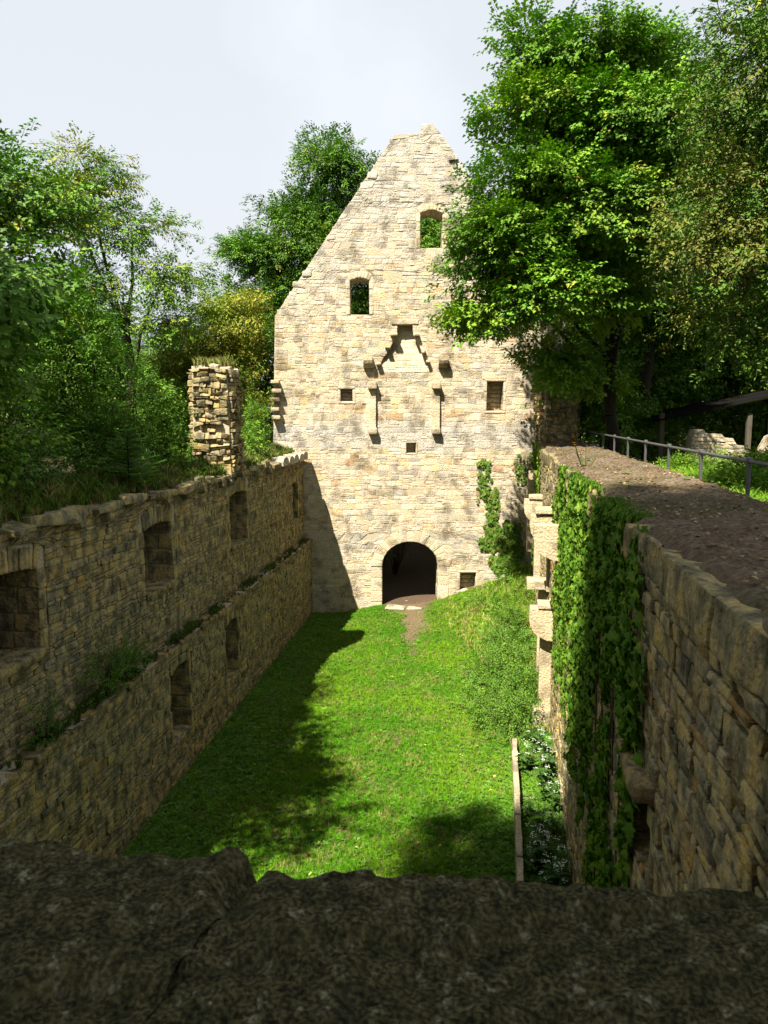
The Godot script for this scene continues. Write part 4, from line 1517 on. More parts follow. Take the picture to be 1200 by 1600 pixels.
func trees_left() -> void:
	var gr := "trees beyond the shaded wall"
	tree("maple_tree", "dark broad maple at the picture's edge over the shaded wall", "tree", gr, V(-9.3, 5.2, -13.5), 0.2, V(-8.8, 8.5, -13.4),
		[[V(-8.6, 9.9, -13.5), V(1.8, 1.3, 1.7)], [V(-7.8, 9.2, -13.6), V(1.2, 1.2, 1.3)], [V(-8.3, 7.9, -12.4), V(1.7, 1.1, 1.3)], [V(-9.8, 8.6, -14.6), V(1.6, 1.8, 1.6)], [V(-6.2, 9.5, -11.3), V(0.9, 0.7, 0.9)], [V(-6.0, 9.2, -10.2), V(0.8, 0.6, 0.8)], [V(-6.9, 11.4, -8.0), V(0.9, 0.9, 0.9)], [V(-6.4, 11.4, -6.6), V(1.0, 0.8, 0.9)]], {greens = LIME + MAPLE, dens = 1.1})
	tree("maple_tree", "tall maple standing second from the edge, behind the dark one", "tree", gr, V(-11.6, 5.2, -19.5), 0.24, V(-11.4, 10.0, -19.5),
		[[V(-11.0, 13.0, -19.5), V(2.1, 1.6, 1.8)], [V(-9.0, 12.3, -19.0), V(1.5, 1.4, 1.5)], [V(-8.5, 10.2, -18.8), V(1.6, 1.3, 1.5)], [V(-10.5, 10.4, -18.6), V(1.8, 1.5, 1.5)], [V(-12.8, 11.6, -20.0), V(1.8, 2.2, 1.6)]], {greens = LIME + MAPLE, dens = 1.0})
	tree("oak_tree", "open-crowned tree with thin yellowing top and bare forking limbs", "tree", gr, V(-8.6, 5.0, -26.5), 0.22, V(-8.75, 11.3, -26.4),
		[[V(-10.1, 13.9, -26.2), V(1.2, 1.3, 1.1)], [V(-8.4, 13.6, -26.2), V(1.15, 0.8, 1.0)], [V(-9.9, 15.6, -26.3), V(0.7, 0.7, 0.7)], [V(-7.2, 12.3, -26.0), V(0.55, 0.8, 0.6)], [V(-10.4, 11.9, -26.3), V(1.1, 0.9, 1.0)], [V(-7.2, 10.6, -26.1), V(0.35, 0.6, 0.4)]], {greens = MAPLE + YELLOW, kind = "oak", dens = 0.8, spread = 0.85, size = 1.1})
	tree("hornbeam_tree", "yellow-green hornbeam leaning beside the sunlit gable's slope", "tree", gr, V(-6.9, 5.0, -30.5), 0.15, V(-6.5, 9.0, -30.4),
		[[V(-5.9, 11.3, -30.3), V(1.3, 1.3, 1.0)], [V(-7.1, 10.3, -30.2), V(1.2, 1.1, 1.0)], [V(-5.5, 9.6, -30.2), V(1.0, 1.0, 0.8)], [V(-7.9, 8.8, -29.8), V(1.4, 1.1, 1.0)], [V(-6.4, 8.0, -29.8), V(1.4, 1.0, 1.0)]], {greens = YELLOW, kind = "small", dens = 1.8, spread = 0.75, size = 1.3})
	tree("oak_tree", "big oak rising behind the gable's shadow-side slope against the sky", "tree", gr, V(-4.8, 4.6, -38), 0.35, V(-4.2, 13.0, -38),
		[[V(-2.6, 19.2, -38), V(1.2, 1.3, 1.2)], [V(-3.4, 17.2, -38), V(1.7, 1.2, 1.4)], [V(-5.6, 15.0, -37.6), V(1.9, 1.3, 1.6)], [V(-3.0, 15.0, -37.5), V(2.2, 1.6, 1.6)], [V(-0.7, 18.2, -38.4), V(1.2, 1.2, 1.1)], [V(-6.2, 12.8, -37.5), V(1.6, 1.5, 1.6)], [V(-4.4, 11.6, -37.5), V(2.2, 1.6, 1.6)]], {greens = LIME + MAPLE, kind = "oak", dens = 1.5, size = 1.3})
	tree("lime_tree", "dense lime tree filling the gap beside the gable's torn corner", "tree", gr, V(-6.6, 5.0, -33), 0.2, V(-6.4, 8.0, -33),
		[[V(-5.6, 9.6, -32.4), V(1.7, 1.9, 1.3)], [V(-5.2, 7.4, -32.0), V(1.4, 1.3, 1.2)], [V(-8.0, 9.0, -32.0), V(1.8, 1.8, 1.4)]], {greens = LIME, dens = 1.2})
	tree("lime_tree", "leafy tree seen through the upper window openings of the gable", "tree", gr, V(2.6, 4.8, -39), 0.28, V(2.6, 10.0, -39),
		[[V(2.4, 16.2, -39), V(1.9, 1.3, 1.4)], [V(-1.3, 13.2, -38.4), V(1.2, 1.4, 1.2)], [V(2.4, 14.6, -39), V(2.4, 1.9, 1.6)], [V(0.3, 12.8, -38.6), V(1.9, 1.8, 1.5)], [V(4.6, 13.0, -39), V(2.0, 1.8, 1.5)], [V(2.6, 11.2, -38.5), V(2.6, 1.5, 1.5)]], {greens = LIME + MAPLE, kind = "oak", dens = 1.6, size = 1.3})
	# woodland behind, closing the view
	var k := 0
	var says := ["round dark woodland tree far behind the open-crowned tree", "shadowy woodland tree far behind the two maples", "tall woodland tree at the far edge over the dark maple", "low spreading woodland tree behind the ragged stump"]
	for e in [[-15.5, -40.0, 10.6, 3.0], [-20.0, -36.0, 11.5, 3.4], [-21.0, -27.0, 12.0, 3.4], [-11.0, -36.5, 8.8, 2.5]]:
		tree("woodland_tree", says[k], "tree", "woodland beyond the shaded wall", V(e[0], 5.2, e[1]), 0.3, V(e[0], e[2] - 2.0, e[1]),
			[[V(e[0], e[2], e[1]), V(e[3], e[3] * 0.8, e[3])], [V(e[0] + 1.6, e[2] - 2.2, e[1] + 1.0), V(e[3] * 0.8, e[3] * 0.6, e[3] * 0.8)], [V(e[0] - 1.6, e[2] - 2.0, e[1] + 0.6), V(e[3] * 0.8, e[3] * 0.6, e[3] * 0.8)]], {greens = LIME + MAPLE, kind = "oak", dens = 1.0, spread = 1.3, size = 1.4})
		k += 1
	# undergrowth along the wall head
	bush("young_maple_bush", "young maple shoots with pale broad leaves low over the shaded wall", "bush", "", V(-6.3, 5.4, -11.6), [[V(-6.0, 7.2, -11.4), V(1.0, 0.9, 0.9)], [V(-6.6, 8.2, -11.6), V(0.9, 0.7, 0.8)]], {greens = MAPLE + BRIGHT, kind = "maple", dens = 0.5, size = 0.8})
	bush("thicket", "dark hazel thicket between the fir sapling and the ragged stump", "bush", "", V(-6.6, 5.4, -17.6), [[V(-6.5, 7.6, -17.6), V(1.5, 1.5, 1.2)], [V(-5.9, 6.9, -16.4), V(0.8, 0.8, 0.8)], [V(-7.2, 9.0, -17.8), V(1.2, 1.1, 1.0)]], {greens = LIME + MAPLE, kind = "oak", dens = 0.75, size = 0.8})
	bush("elder_bush", "bright feathery bush just in front of the ragged stump", "bush", "", V(-5.4, 5.9, -17.9), [[V(-5.3, 7.5, -18.0), V(0.6, 0.9, 0.6)], [V(-5.0, 6.8, -17.6), V(0.55, 0.5, 0.5)]], {greens = BRIGHT + MAPLE, dens = 1.1, size = 0.8})
	bush("thicket", "dim undergrowth behind the grass at the wall head's near stretch", "bush", "", V(-7.2, 5.3, -12.6), [[V(-7.0, 6.4, -13.5), V(1.4, 0.9, 1.6)], [V(-6.9, 6.2, -10.6), V(1.1, 0.8, 1.4)]], {greens = LIME, kind = "oak", dens = 0.8, size = 0.8})
	bush("bramble_bush", "bramble sprays between the stump and the gable's torn corner", "bush", "", V(-4.3, 5.9, -24.0), [[V(-4.5, 6.6, -24.2), V(0.7, 0.7, 1.0)], [V(-4.4, 7.1, -26.2), V(0.4, 0.9, 0.7)]], {greens = MAPLE + BRIGHT, dens = 0.8, size = 0.9})
	fir(V(-4.85, 6.15, -14.4), 1.1)

func fir(at: Vector3, h: float) -> void:
	var root := thing("fir_sapling", "small bright green fir sapling on the shaded wall's head", "sapling", at)
	var mb := MB.new()
	tube(mb, Vector3.ZERO, Vector3(0, h, 0), 0.022, 0.005, 6, Color(0.1, 0.08, 0.05))
	put(mb, "stem", M.bark, root)
	var br := MB.new()
	for k in 16:
		var z := -0.012 - k * 0.017
		for s in [-1, 1]:
			var a := Vector3(0, 0, z)
			var l := 0.075 * (1.0 - k / 26.0)
			br.tri(a, a + Vector3(s * l, 0.01, -l * 0.5), a + Vector3(s * l * 0.15, 0.0, -0.016), Color.WHITE)
	var m := br.mesh()
	var xs := []
	var cols := PackedColorArray()
	for t in 15:
		var y := h * (0.08 + t * 0.063)
		var r := ((1.0 - y / h) * 0.5 + 0.06) * rr(0.75, 1.2)
		for q in 7:
			var a := TAU * q / 7.0 + t * 0.7 + rr(-0.35, 0.35)
			var dir := Vector3(cos(a), rr(0.05, 0.4), sin(a))
			for w in int(ceil(r / 0.22)) + 1:
				for sd in [-0.5, 0.0, 0.5]:
					var p := Vector3(0, y, 0) + dir * (w * 0.16)
					if w * 0.16 > r: continue
					xs.append(Transform3D(Basis.looking_at(dir.rotated(Vector3.UP, sd), Vector3.UP).scaled(Vector3.ONE * rr(0.6, 0.95)), p))
					cols.append(tint(Color(0.10, 0.21, 0.025), 0.2))
	tag(scatter("needles", m, M.leaf, xs, cols, root), "", "", "", "stuff")

func trees_right() -> void:
	tree("lime_tree", "tall lime just outside the picture that shades the dark maple", "tree", "trees beyond the shaded wall", V(-12.0, 5.2, -7.0), 0.35, V(-11.4, 12.0, -7.2),
		[[V(-10.6, 15.6, -7.6), V(2.0, 1.8, 1.8)], [V(-12.4, 16.4, -7.0), V(2.2, 1.9, 2.0)], [V(-11.0, 18.2, -8.2), V(2.0, 1.6, 1.8)], [V(-13.0, 13.6, -8.6), V(2.0, 1.6, 1.6)]], {greens = LIME, kind = "oak", dens = 1.0, size = 1.3, spread = 1.0})
	tree("beech_tree", "tall beech behind the viewer shading the thick wall's near top", "tree", "", V(-3.5, 5.2, 5.0), 0.45, V(-3.2, 15.0, 4.5),
		[[V(-2.5, 20.5, 3.6), V(2.6, 2.4, 2.2)], [V(-0.4, 22.0, 3.8), V(2.2, 2.2, 2.0)], [V(-4.6, 22.0, 3.6), V(2.4, 2.4, 2.2)], [V(-2.2, 24.8, 3.2), V(2.4, 2.0, 2.0)], [V(0.4, 19.5, 4.2), V(1.8, 1.8, 1.8)], [V(-7.2, 25.0, 3.0), V(1.3, 1.2, 1.3)], [V(-6.4, 23.2, 3.4), V(1.2, 1.2, 1.2)]], {greens = MAPLE, kind = "oak", dens = 1.2, size = 1.3, spread = 1.1})
	var gr := "trees beyond the ivy wall"
	tree("maple_tree", "large sunlit field maple spreading in front of the gable's slope", "tree", gr, V(7.6, 5.7, -25.2), 0.22, V(7.1, 11.2, -24.6),
		[[V(6.0, 17.6, -23.6), V(1.9, 1.5, 1.6)], [V(5.0, 15.6, -23.2), V(1.9, 1.5, 1.6)], [V(7.2, 15.6, -23.4), V(1.8, 1.7, 1.6)], [V(4.2, 13.6, -23.0), V(1.7, 1.3, 1.5)], [V(6.2, 13.2, -22.8), V(1.8, 1.5, 1.6)], [V(3.5, 11.6, -22.6), V(1.3, 1.2, 1.3)], [V(4.6, 10.9, -22.6), V(1.2, 0.9, 1.1)], [V(2.9, 10.3, -22.8), V(1.0, 0.7, 0.8)], [V(3.9, 12.4, -22.8), V(1.4, 1.1, 1.1)], [V(7.7, 13.6, -23.4), V(1.3, 1.3, 1.3)], [V(4.4, 17.6, -23.4), V(0.9, 1.1, 0.9)], [V(5.5, 9.3, -24.2), V(0.9, 0.6, 0.7)], [V(6.7, 9.0, -25.4), V(0.9, 0.7, 0.6)], [V(7.0, 11.1, -23.4), V(1.0, 0.9, 0.9)]], {greens = BRIGHT + MAPLE, dens = 1.6, clumps = 1.05, spread = 0.78, bark = Color(0.05, 0.042, 0.032)})
	tree("maple_tree", "second maple crowding behind the large sunlit one", "tree", gr, V(10.3, 5.6, -30), 0.26, V(10.2, 11.5, -30),
		[[V(9.6, 19.6, -30), V(2.2, 1.9, 1.8)], [V(11.4, 18.4, -30), V(2.2, 1.9, 1.8)], [V(9.9, 15.8, -29.6), V(2.4, 2.0, 1.8)], [V(12.4, 15.2, -29.6), V(2.2, 2.0, 1.8)], [V(10.4, 12.4, -29.2), V(2.4, 1.8, 1.6)]], {greens = LIME + MAPLE, dens = 1.0, size = 1.2})
	tree("lime_tree", "dark drooping tree hanging over the railing at the picture's edge", "tree", gr, V(10.6, 5.6, -15.5), 0.24, V(10.2, 9.0, -15.5),
		[[V(8.2, 18.4, -16.2), V(1.5, 1.2, 1.4)], [V(9.4, 17.8, -15.8), V(1.8, 1.5, 1.6)], [V(8.4, 15.6, -15.5), V(1.8, 1.7, 1.6)], [V(7.5, 13.4, -15.2), V(1.5, 1.5, 1.4)], [V(9.0, 12.8, -15.0), V(1.6, 1.5, 1.4)], [V(7.4, 11.0, -15.2), V(1.3, 1.3, 1.3)], [V(9.0, 10.4, -15.0), V(1.6, 1.4, 1.4)], [V(7.9, 9.2, -15.4), V(1.2, 0.8, 1.1)]], {greens = [Color(0.070, 0.145, 0.014), Color(0.08, 0.16, 0.016), Color(0.125, 0.14, 0.024), Color(0.064, 0.135, 0.014)], kind = "small", dens = 1.9, size = 1.3})
	tree("lime_tree", "shaded tree between the railing and the lean-to roof", "tree", gr, V(14.8, 5.6, -21.5), 0.22, V(14.4, 9.5, -21.5),
		[[V(13.0, 16.5, -21), V(2.2, 2.0, 1.8)], [V(12.4, 13.6, -21), V(1.8, 1.8, 1.6)], [V(13.8, 11.8, -21), V(2.0, 1.8, 1.6)], [V(12.4, 10.6, -21.5), V(1.4, 1.2, 1.2)]], {greens = LIME + MAPLE, kind = "oak", dens = 1.1})
	tree("hazel_tree", "low dark hazel at the foot of the large sunlit maple", "tree", gr, V(7.4, 5.7, -29.5), 0.1, V(7.3, 7.4, -29.3),
		[[V(7.4, 9.0, -28.8), V(1.2, 1.2, 0.9)], [V(6.9, 7.9, -28.9), V(0.8, 0.7, 0.6)], [V(8.3, 8.0, -29.0), V(1.1, 1.0, 0.9)]], {greens = LIME + MAPLE, dens = 1.0})
	var says := ["dark woodland trunk nearest the gable beyond the railing", "slim woodland tree behind the railing's far end", "woodland tree straight behind the lean-to roof", "tall woodland tree far behind the railing", "woodland tree deep in the shade past the lean-to"]
	var k := 0
	for e in [[9.6, -34.0, 12.0, 2.6], [12.6, -37.0, 12.5, 3.0], [17.5, -34.0, 12.5, 3.4], [8.5, -43.0, 13.0, 3.6], [21.0, -42.0, 12.0, 4.0]]:
		tree("woodland_tree", says[k], "tree", "woodland beyond the railing", V(e[0], 5.5, e[1]), 0.24, V(e[0], e[2] - 1.8, e[1]),
			[[V(e[0], e[2] + 1.0, e[1]), V(e[3], e[3] * 0.8, e[3])], [V(e[0] + 1.2, e[2] - 2.6, e[1] + 0.8), V(e[3] * 0.9, e[3] * 0.55, e[3] * 0.8)], [V(e[0] - 1.2, e[2] - 1.2, e[1] + 0.6), V(e[3] * 0.8, e[3] * 0.6, e[3] * 0.8)], [V(e[0] + 0.3, e[2] - 4.4, e[1] + 0.2), V(e[3] * 0.8, e[3] * 0.4, e[3] * 0.7)]], {greens = LIME + MAPLE, kind = "oak", dens = 1.0, spread = 1.2, size = 1.35})
		k += 1
	bush("hazel_bush", "leafy hazel shoots under the large maple beside the dark stump", "bush", "", V(8.3, 5.7, -27.6), [[V(8.2, 7.4, -27.6), V(0.8, 1.2, 0.8)], [V(9.3, 7.0, -28.6), V(0.9, 1.1, 0.8)], [V(10.4, 6.6, -29.2), V(0.9, 0.8, 0.8)]], {greens = MAPLE + BRIGHT, kind = "maple", dens = 0.55, size = 0.9})
	bush("nettle_patch", "bright weeds along the foot of the pale broken shed wall", "bush", "", V(10.6, 5.6, -22.5), [[V(10.4, 5.9, -22.6), V(1.3, 0.5, 1.0)], [V(9.2, 5.9, -23.0), V(0.9, 0.35, 0.9)]], {greens = BRIGHT, dens = 0.9, size = 0.9})
	bush("burdock_patch", "broad-leaved burdock in front of the pale broken shed wall", "bush", "", V(8.9, 5.65, -18.0), [[V(8.9, 6.1, -18.0), V(0.6, 0.4, 0.5)], [V(8.2, 5.9, -17.2), V(0.7, 0.25, 0.7)]], {greens = BRIGHT, kind = "maple", dens = 0.7, size = 1.0})
	bush("thicket", "black-green thicket in the deep shade under the woodland", "bush", "", V(14.0, 5.6, -33.0), [[V(12.0, 7.0, -33), V(3.0, 1.5, 1.0)], [V(16.5, 7.0, -33), V(3.0, 1.6, 1.0)], [V(9.0, 6.8, -36), V(2.6, 1.5, 1.0)]], {greens = LIME, kind = "oak", dens = 0.35, size = 1.6})

# ------------------------------------------------------------------ ivy and wall plants
func ivy(called: String, label: String, fr: Array, spots: Array, o: Dictionary) -> void:
	# spots: [u, v, ru, rv, count]
	var base: Vector3 = fr[0] + fr[1] * spots[0][0] + fr[2] * (spots[0][1] - spots[0][3])
	var root := thing(called, label, "ivy", base)
	var xs := []
	var cols := PackedColorArray()
	var mb := MB.new()
	mb.org = base
	for s in spots:
		for k in 1:
			var p := Vector2(s[0] + rr(-0.7, 0.7) * s[2], s[1] - s[3])
			for q in 9:
				var np := p + Vector2(rr(-0.14, 0.14), s[3] * 0.21)
				if np.y > 6.0: break
				tube(mb, fr[0] + fr[1] * p.x + fr[2] * p.y + fr[3] * 0.05, fr[0] + fr[1] * np.x + fr[2] * np.y + fr[3] * 0.05, 0.011, 0.008, 4, Color(0.13, 0.10, 0.065))
				p = np
		for k in s[4]:
			var a := Vector2(rr(-1, 1), rr(-1, 1))
			var lump := noise.get_noise_2d((s[0] + a.x * s[2]) * 95.0, (s[1] + a.y * s[3]) * 38.0) + noise.get_noise_2d((s[0] + a.x * s[2]) * 260.0, (s[1] + a.y * s[3]) * 160.0) * 0.5
			if a.length() * 0.85 > 0.72 + lump * 1.2: continue
			if lump < o.get("gaps", -0.2): continue
			var u: float = s[0] + a.x * s[2]
			var v: float = s[1] + a.y * s[3]
			var out := 0.035 + rr(0.0, 1.0) * (0.03 + 0.13 * clampf(lump + 0.1, 0.0, 1.0))
			var p: Vector3 = fr[0] + fr[1] * u + fr[2] * minf(v, o.get("vmax", 99.0)) + fr[3] * out - base
			if v > o.get("vmax", 99.0):
				p -= fr[3] * (v - o.vmax) * 1.0
				p.y += 0.05
			# leaves hang tip down, blade facing out
			var nrm: Vector3 = (fr[3] + Vector3.UP * rr(0.1, 1.5) + fr[1] * rr(-0.6, 0.6)).normalized()
			var tip: Vector3 = (Vector3.DOWN + fr[1] * rr(-0.8, 0.8) + fr[3] * 0.2).normalized()
			xs.append(Transform3D(frame_to(tip, nrm).scaled(Vector3.ONE * o.get("size", 1.0) * (rr(0.45, 0.9) if rng.randf() < 0.6 else rr(0.9, 1.5))), p))
			cols.append(tint(o.greens[rng.randi() % o.greens.size()], 0.2))
	tag(put(mb, "stems", M.bark, root), "", "", "", "stuff")
	var lm := MB.new()
	leaf(lm, Transform3D(), 0.105, 0.1, true, Color.WHITE)
	tag(scatter("leaves", lm.mesh(), M.leaf, xs, cols, root), "", "", "", "stuff")

func creepers() -> void:
	var a := Vector3(xr(28.5), 0, -28.5)
	var u := Vector3(-0.154, 0, 1).normalized()
	var k := Vector2(0.154, 1).length()
	var fr := [a, u, Vector3.UP, u.cross(Vector3.UP)]
	var IVY := [Color(0.08, 0.175, 0.014), Color(0.065, 0.15, 0.014), Color(0.10, 0.20, 0.016), Color(0.14, 0.22, 0.02)]
	var spots := []
	for e in [[7.0, 5.3, 1.0, 1.5, 2100], [8.2, 5.2, 1.2, 1.6, 3000], [9.8, 5.0, 1.3, 1.6, 2600], [11.4, 5.2, 1.3, 1.5, 2600], [13.2, 5.5, 1.4, 1.2, 2400], [15.0, 5.7, 1.2, 0.9, 1500], [7.0, 4.0, 0.8, 1.2, 1300], [8.0, 3.2, 1.0, 1.6, 1900], [9.6, 3.2, 1.1, 1.5, 2000], [11.4, 3.4, 1.2, 1.4, 1900], [13.4, 3.6, 1.4, 1.3, 1700], [15.4, 3.2, 1.0, 1.4, 1000], [7.6, 1.6, 0.8, 1.4, 1200], [8.0, 6.45, 1.0, 0.4, 900], [10.4, 6.4, 1.2, 0.35, 700], [12.4, 5.7, 0.7, 0.9, 1000], [12.6, 6.4, 1.0, 0.3, 500]]:
		spots.append([(28.5 - e[0]) * k, e[1], e[2], e[3], e[4]])
	ivy("ivy", "glossy green ivy curtain hanging over the thick wall's inner face", fr, spots, {greens = IVY, vmax = 6.5})
	var sp2 := []
	for e in [[24.4, 5.7, 1.0, 1.0, 1300], [26.6, 6.0, 1.2, 0.9, 1300], [25.4, 4.0, 0.7, 1.6, 900]]:
		sp2.append([(28.5 - e[0]) * k, e[1], e[2], e[3], e[4]])
	ivy("ivy", "yellow-green ivy patch where the thick wall meets the gable", fr, sp2, {greens = IVY + YELLOW, vmax = 6.5, size = 1.15})
	var gf := [Vector3(0, 0, -28.5), Vector3.RIGHT, Vector3.UP, Vector3.BACK]
	ivy("climbing_vine", "straggling vine climbing the sunlit gable beside the thick wall", gf, [[4.5, 3.0, 0.95, 0.9, 1500], [4.15, 4.0, 0.55, 0.9, 600], [3.75, 5.2, 0.25, 0.9, 130], [5.0, 3.2, 0.6, 0.9, 650], [4.6, 2.1, 0.6, 0.5, 500], [5.3, 5.6, 0.35, 0.6, 120]], {greens = [Color(0.07, 0.15, 0.014), Color(0.085, 0.17, 0.02), Color(0.13, 0.17, 0.03)], size = 1.35, gaps = -0.3})
	# plants on the ledge of the shaded wall
	bush("ledge_plant", "leafy pellitory tuft growing on the shaded wall's ledge", "plant", "plants on the ledge", V(xl(12.3) - 0.2, 2.85, -12.3), [[V(xl(12.3) - 0.12, 3.25, -12.3), V(0.28, 0.5, 0.7)], [V(xl(13.4) - 0.15, 3.15, -13.3), V(0.2, 0.4, 0.5)]], {greens = LIME + MAPLE, dens = 1.6, size = 0.5})
	bush("ledge_plant", "small dark weed on the ledge below the widest window recess", "plant", "plants on the ledge", V(xl(10.4) - 0.2, 2.85, -10.4), [[V(xl(10.4) - 0.12, 3.15, -10.4), V(0.22, 0.35, 0.45)]], {greens = LIME, dens = 1.6, size = 0.45})
	# growth on the slope at the foot of the thick wall
	bush("bramble_bush", "bramble heap at the gable's foot beside the climbing vine", "bush", "scrub along the ivy wall", V(4.6, 1.0, -27.4), [[V(4.7, 1.6, -27.4), V(0.7, 0.8, 0.7)], [V(4.9, 1.3, -26.0), V(0.6, 0.6, 0.9)]], {greens = BRIGHT + MAPLE, dens = 0.75, size = 0.7})
	bush("weed_clump", "dark bramble clump halfway down the grassy bank", "bush", "scrub along the ivy wall", V(3.9, 0.5, -23.4), [[V(4.0, 0.95, -23.4), V(0.6, 0.6, 0.9)], [V(3.4, 0.7, -22.6), V(0.4, 0.35, 0.5)]], {greens = LIME + MAPLE, dens = 1.0, size = 0.75})
	bush("weed_clump", "leafy scrub below the projecting corbels", "bush", "scrub along the ivy wall", V(3.4, 0.3, -19.6), [[V(3.55, 0.75, -19.6), V(0.6, 0.7, 1.3)], [V(3.4, 0.8, -17.9), V(0.5, 0.7, 0.8)]], {greens = LIME + MAPLE, dens = 1.0, size = 0.75})
	bush("weed_clump", "green scrub at the end of the narrow kerb", "bush", "scrub along the ivy wall", V(3.1, 0.25, -16.6), [[V(3.1, 0.6, -16.7), V(0.6, 0.6, 0.8)], [V(2.6, 0.35, -17.6), V(0.5, 0.35, 0.8)]], {greens = LIME + MAPLE, dens = 1.0, size = 0.7})
	bush("ivy_bank", "dark creeping ivy on the bank by the doorway passage", "bush", "", V(0.0, 0.6, -32.5), [[V(-0.5, 2.0, -32.4), V(1.0, 1.6, 0.7)], [V(0.8, 3.2, -33.0), V(1.4, 0.8, 0.6)]], {greens = LIME, dens = 0.8, size = 0.8})
	bush("weed_clump", "pale leafy weeds topping the bank under the pilaster", "bush", "scrub along the ivy wall", V(4.9, 1.1, -24.8), [[V(4.75, 1.35, -24.9), V(0.5, 0.6, 0.9)], [V(4.3, 1.0, -23.9), V(0.5, 0.4, 0.7)]], {greens = BRIGHT + YELLOW, dens = 0.8, size = 0.6})
	bush("weed_clump", "low weeds on the bank's grassy shoulder near the square recess", "bush", "scrub along the ivy wall", V(3.6, 0.8, -26.6), [[V(3.7, 0.95, -26.6), V(0.8, 0.25, 0.8)], [V(4.2, 1.1, -25.6), V(0.6, 0.3, 0.6)]], {greens = BRIGHT + MAPLE, dens = 0.8, size = 0.5})
	bush("weed_clump", "dark leafy scrub reaching furthest into the lawn", "bush", "scrub along the ivy wall", V(3.3, 0.3, -21.4), [[V(3.7, 0.75, -21.6), V(0.7, 0.6, 1.0)], [V(2.9, 0.4, -20.6), V(0.6, 0.35, 0.9)], [V(2.6, 0.3, -18.8), V(0.6, 0.3, 1.0)]], {greens = LIME + MAPLE, dens = 0.8, size = 0.65})
	cow_parsley()

func cow_parsley() -> void:
	# white-flowered plants between kerb and wall
	var m := MB.new()
	for k in 5:
		var t := Vector3(rr(-0.14, 0.14), rr(0.4, 0.65), rr(-0.14, 0.14))
		tube(m, Vector3.ZERO, t, 0.006, 0.004, 4, Color(0.06, 0.12, 0.02))
		for q in 4:
			var b := Basis(Vector3.UP, rr(0, TAU)) * Basis(Vector3.RIGHT, rr(0.0, 0.6))
			leaf(m, Transform3D(b, t * rr(0.2, 0.8)), rr(0.12, 0.2), 0.1, true, tint(Color(0.05, 0.11, 0.02), 0.2))
	var green := m.mesh()
	var f := MB.new()
	for k in 4:
		var c := Vector3(rr(-0.2, 0.2), rr(0.36, 0.66), rr(-0.16, 0.16))
		for q in 7:
			var p := c + Vector3(rr(-0.05, 0.05), rr(-0.008, 0.008), rr(-0.05, 0.05))
			var s := 0.008
			f.quad(p + Vector3(-s, 0, s), p + Vector3(s, 0, s), p + Vector3(s, 0, -s), p + Vector3(-s, 0, -s), Color(0.62, 0.64, 0.55))
	var flower := f.mesh()
	var first: Node3D
	for k in 26:
		var t := rr(0.0, 1.0)
		var d := lerpf(10.4, 16.0, t)
		var x := lerpf(xr(d) - 0.75, xr(d) - 0.12, rng.randf())
		var at := V(x, land(x, -d), -d)
		var o: Node3D
		if first == null:
			o = thing("cow_parsley", "white-flowered cow parsley between the narrow kerb and the ivy wall", "plant", at, "white flowers by the kerb")
			put_mesh(green, "stalks", M.leaf, o)
			put_mesh(flower, "blossoms", M.leaf, o)
			first = o
		else:
			o = first.duplicate()
			o.name = numbered("cow_parsley")
			add_child(o)
			o.position = at
		o.rotation.y = rr(0, TAU)
		o.scale = Vector3.ONE * rr(0.7, 1.2)

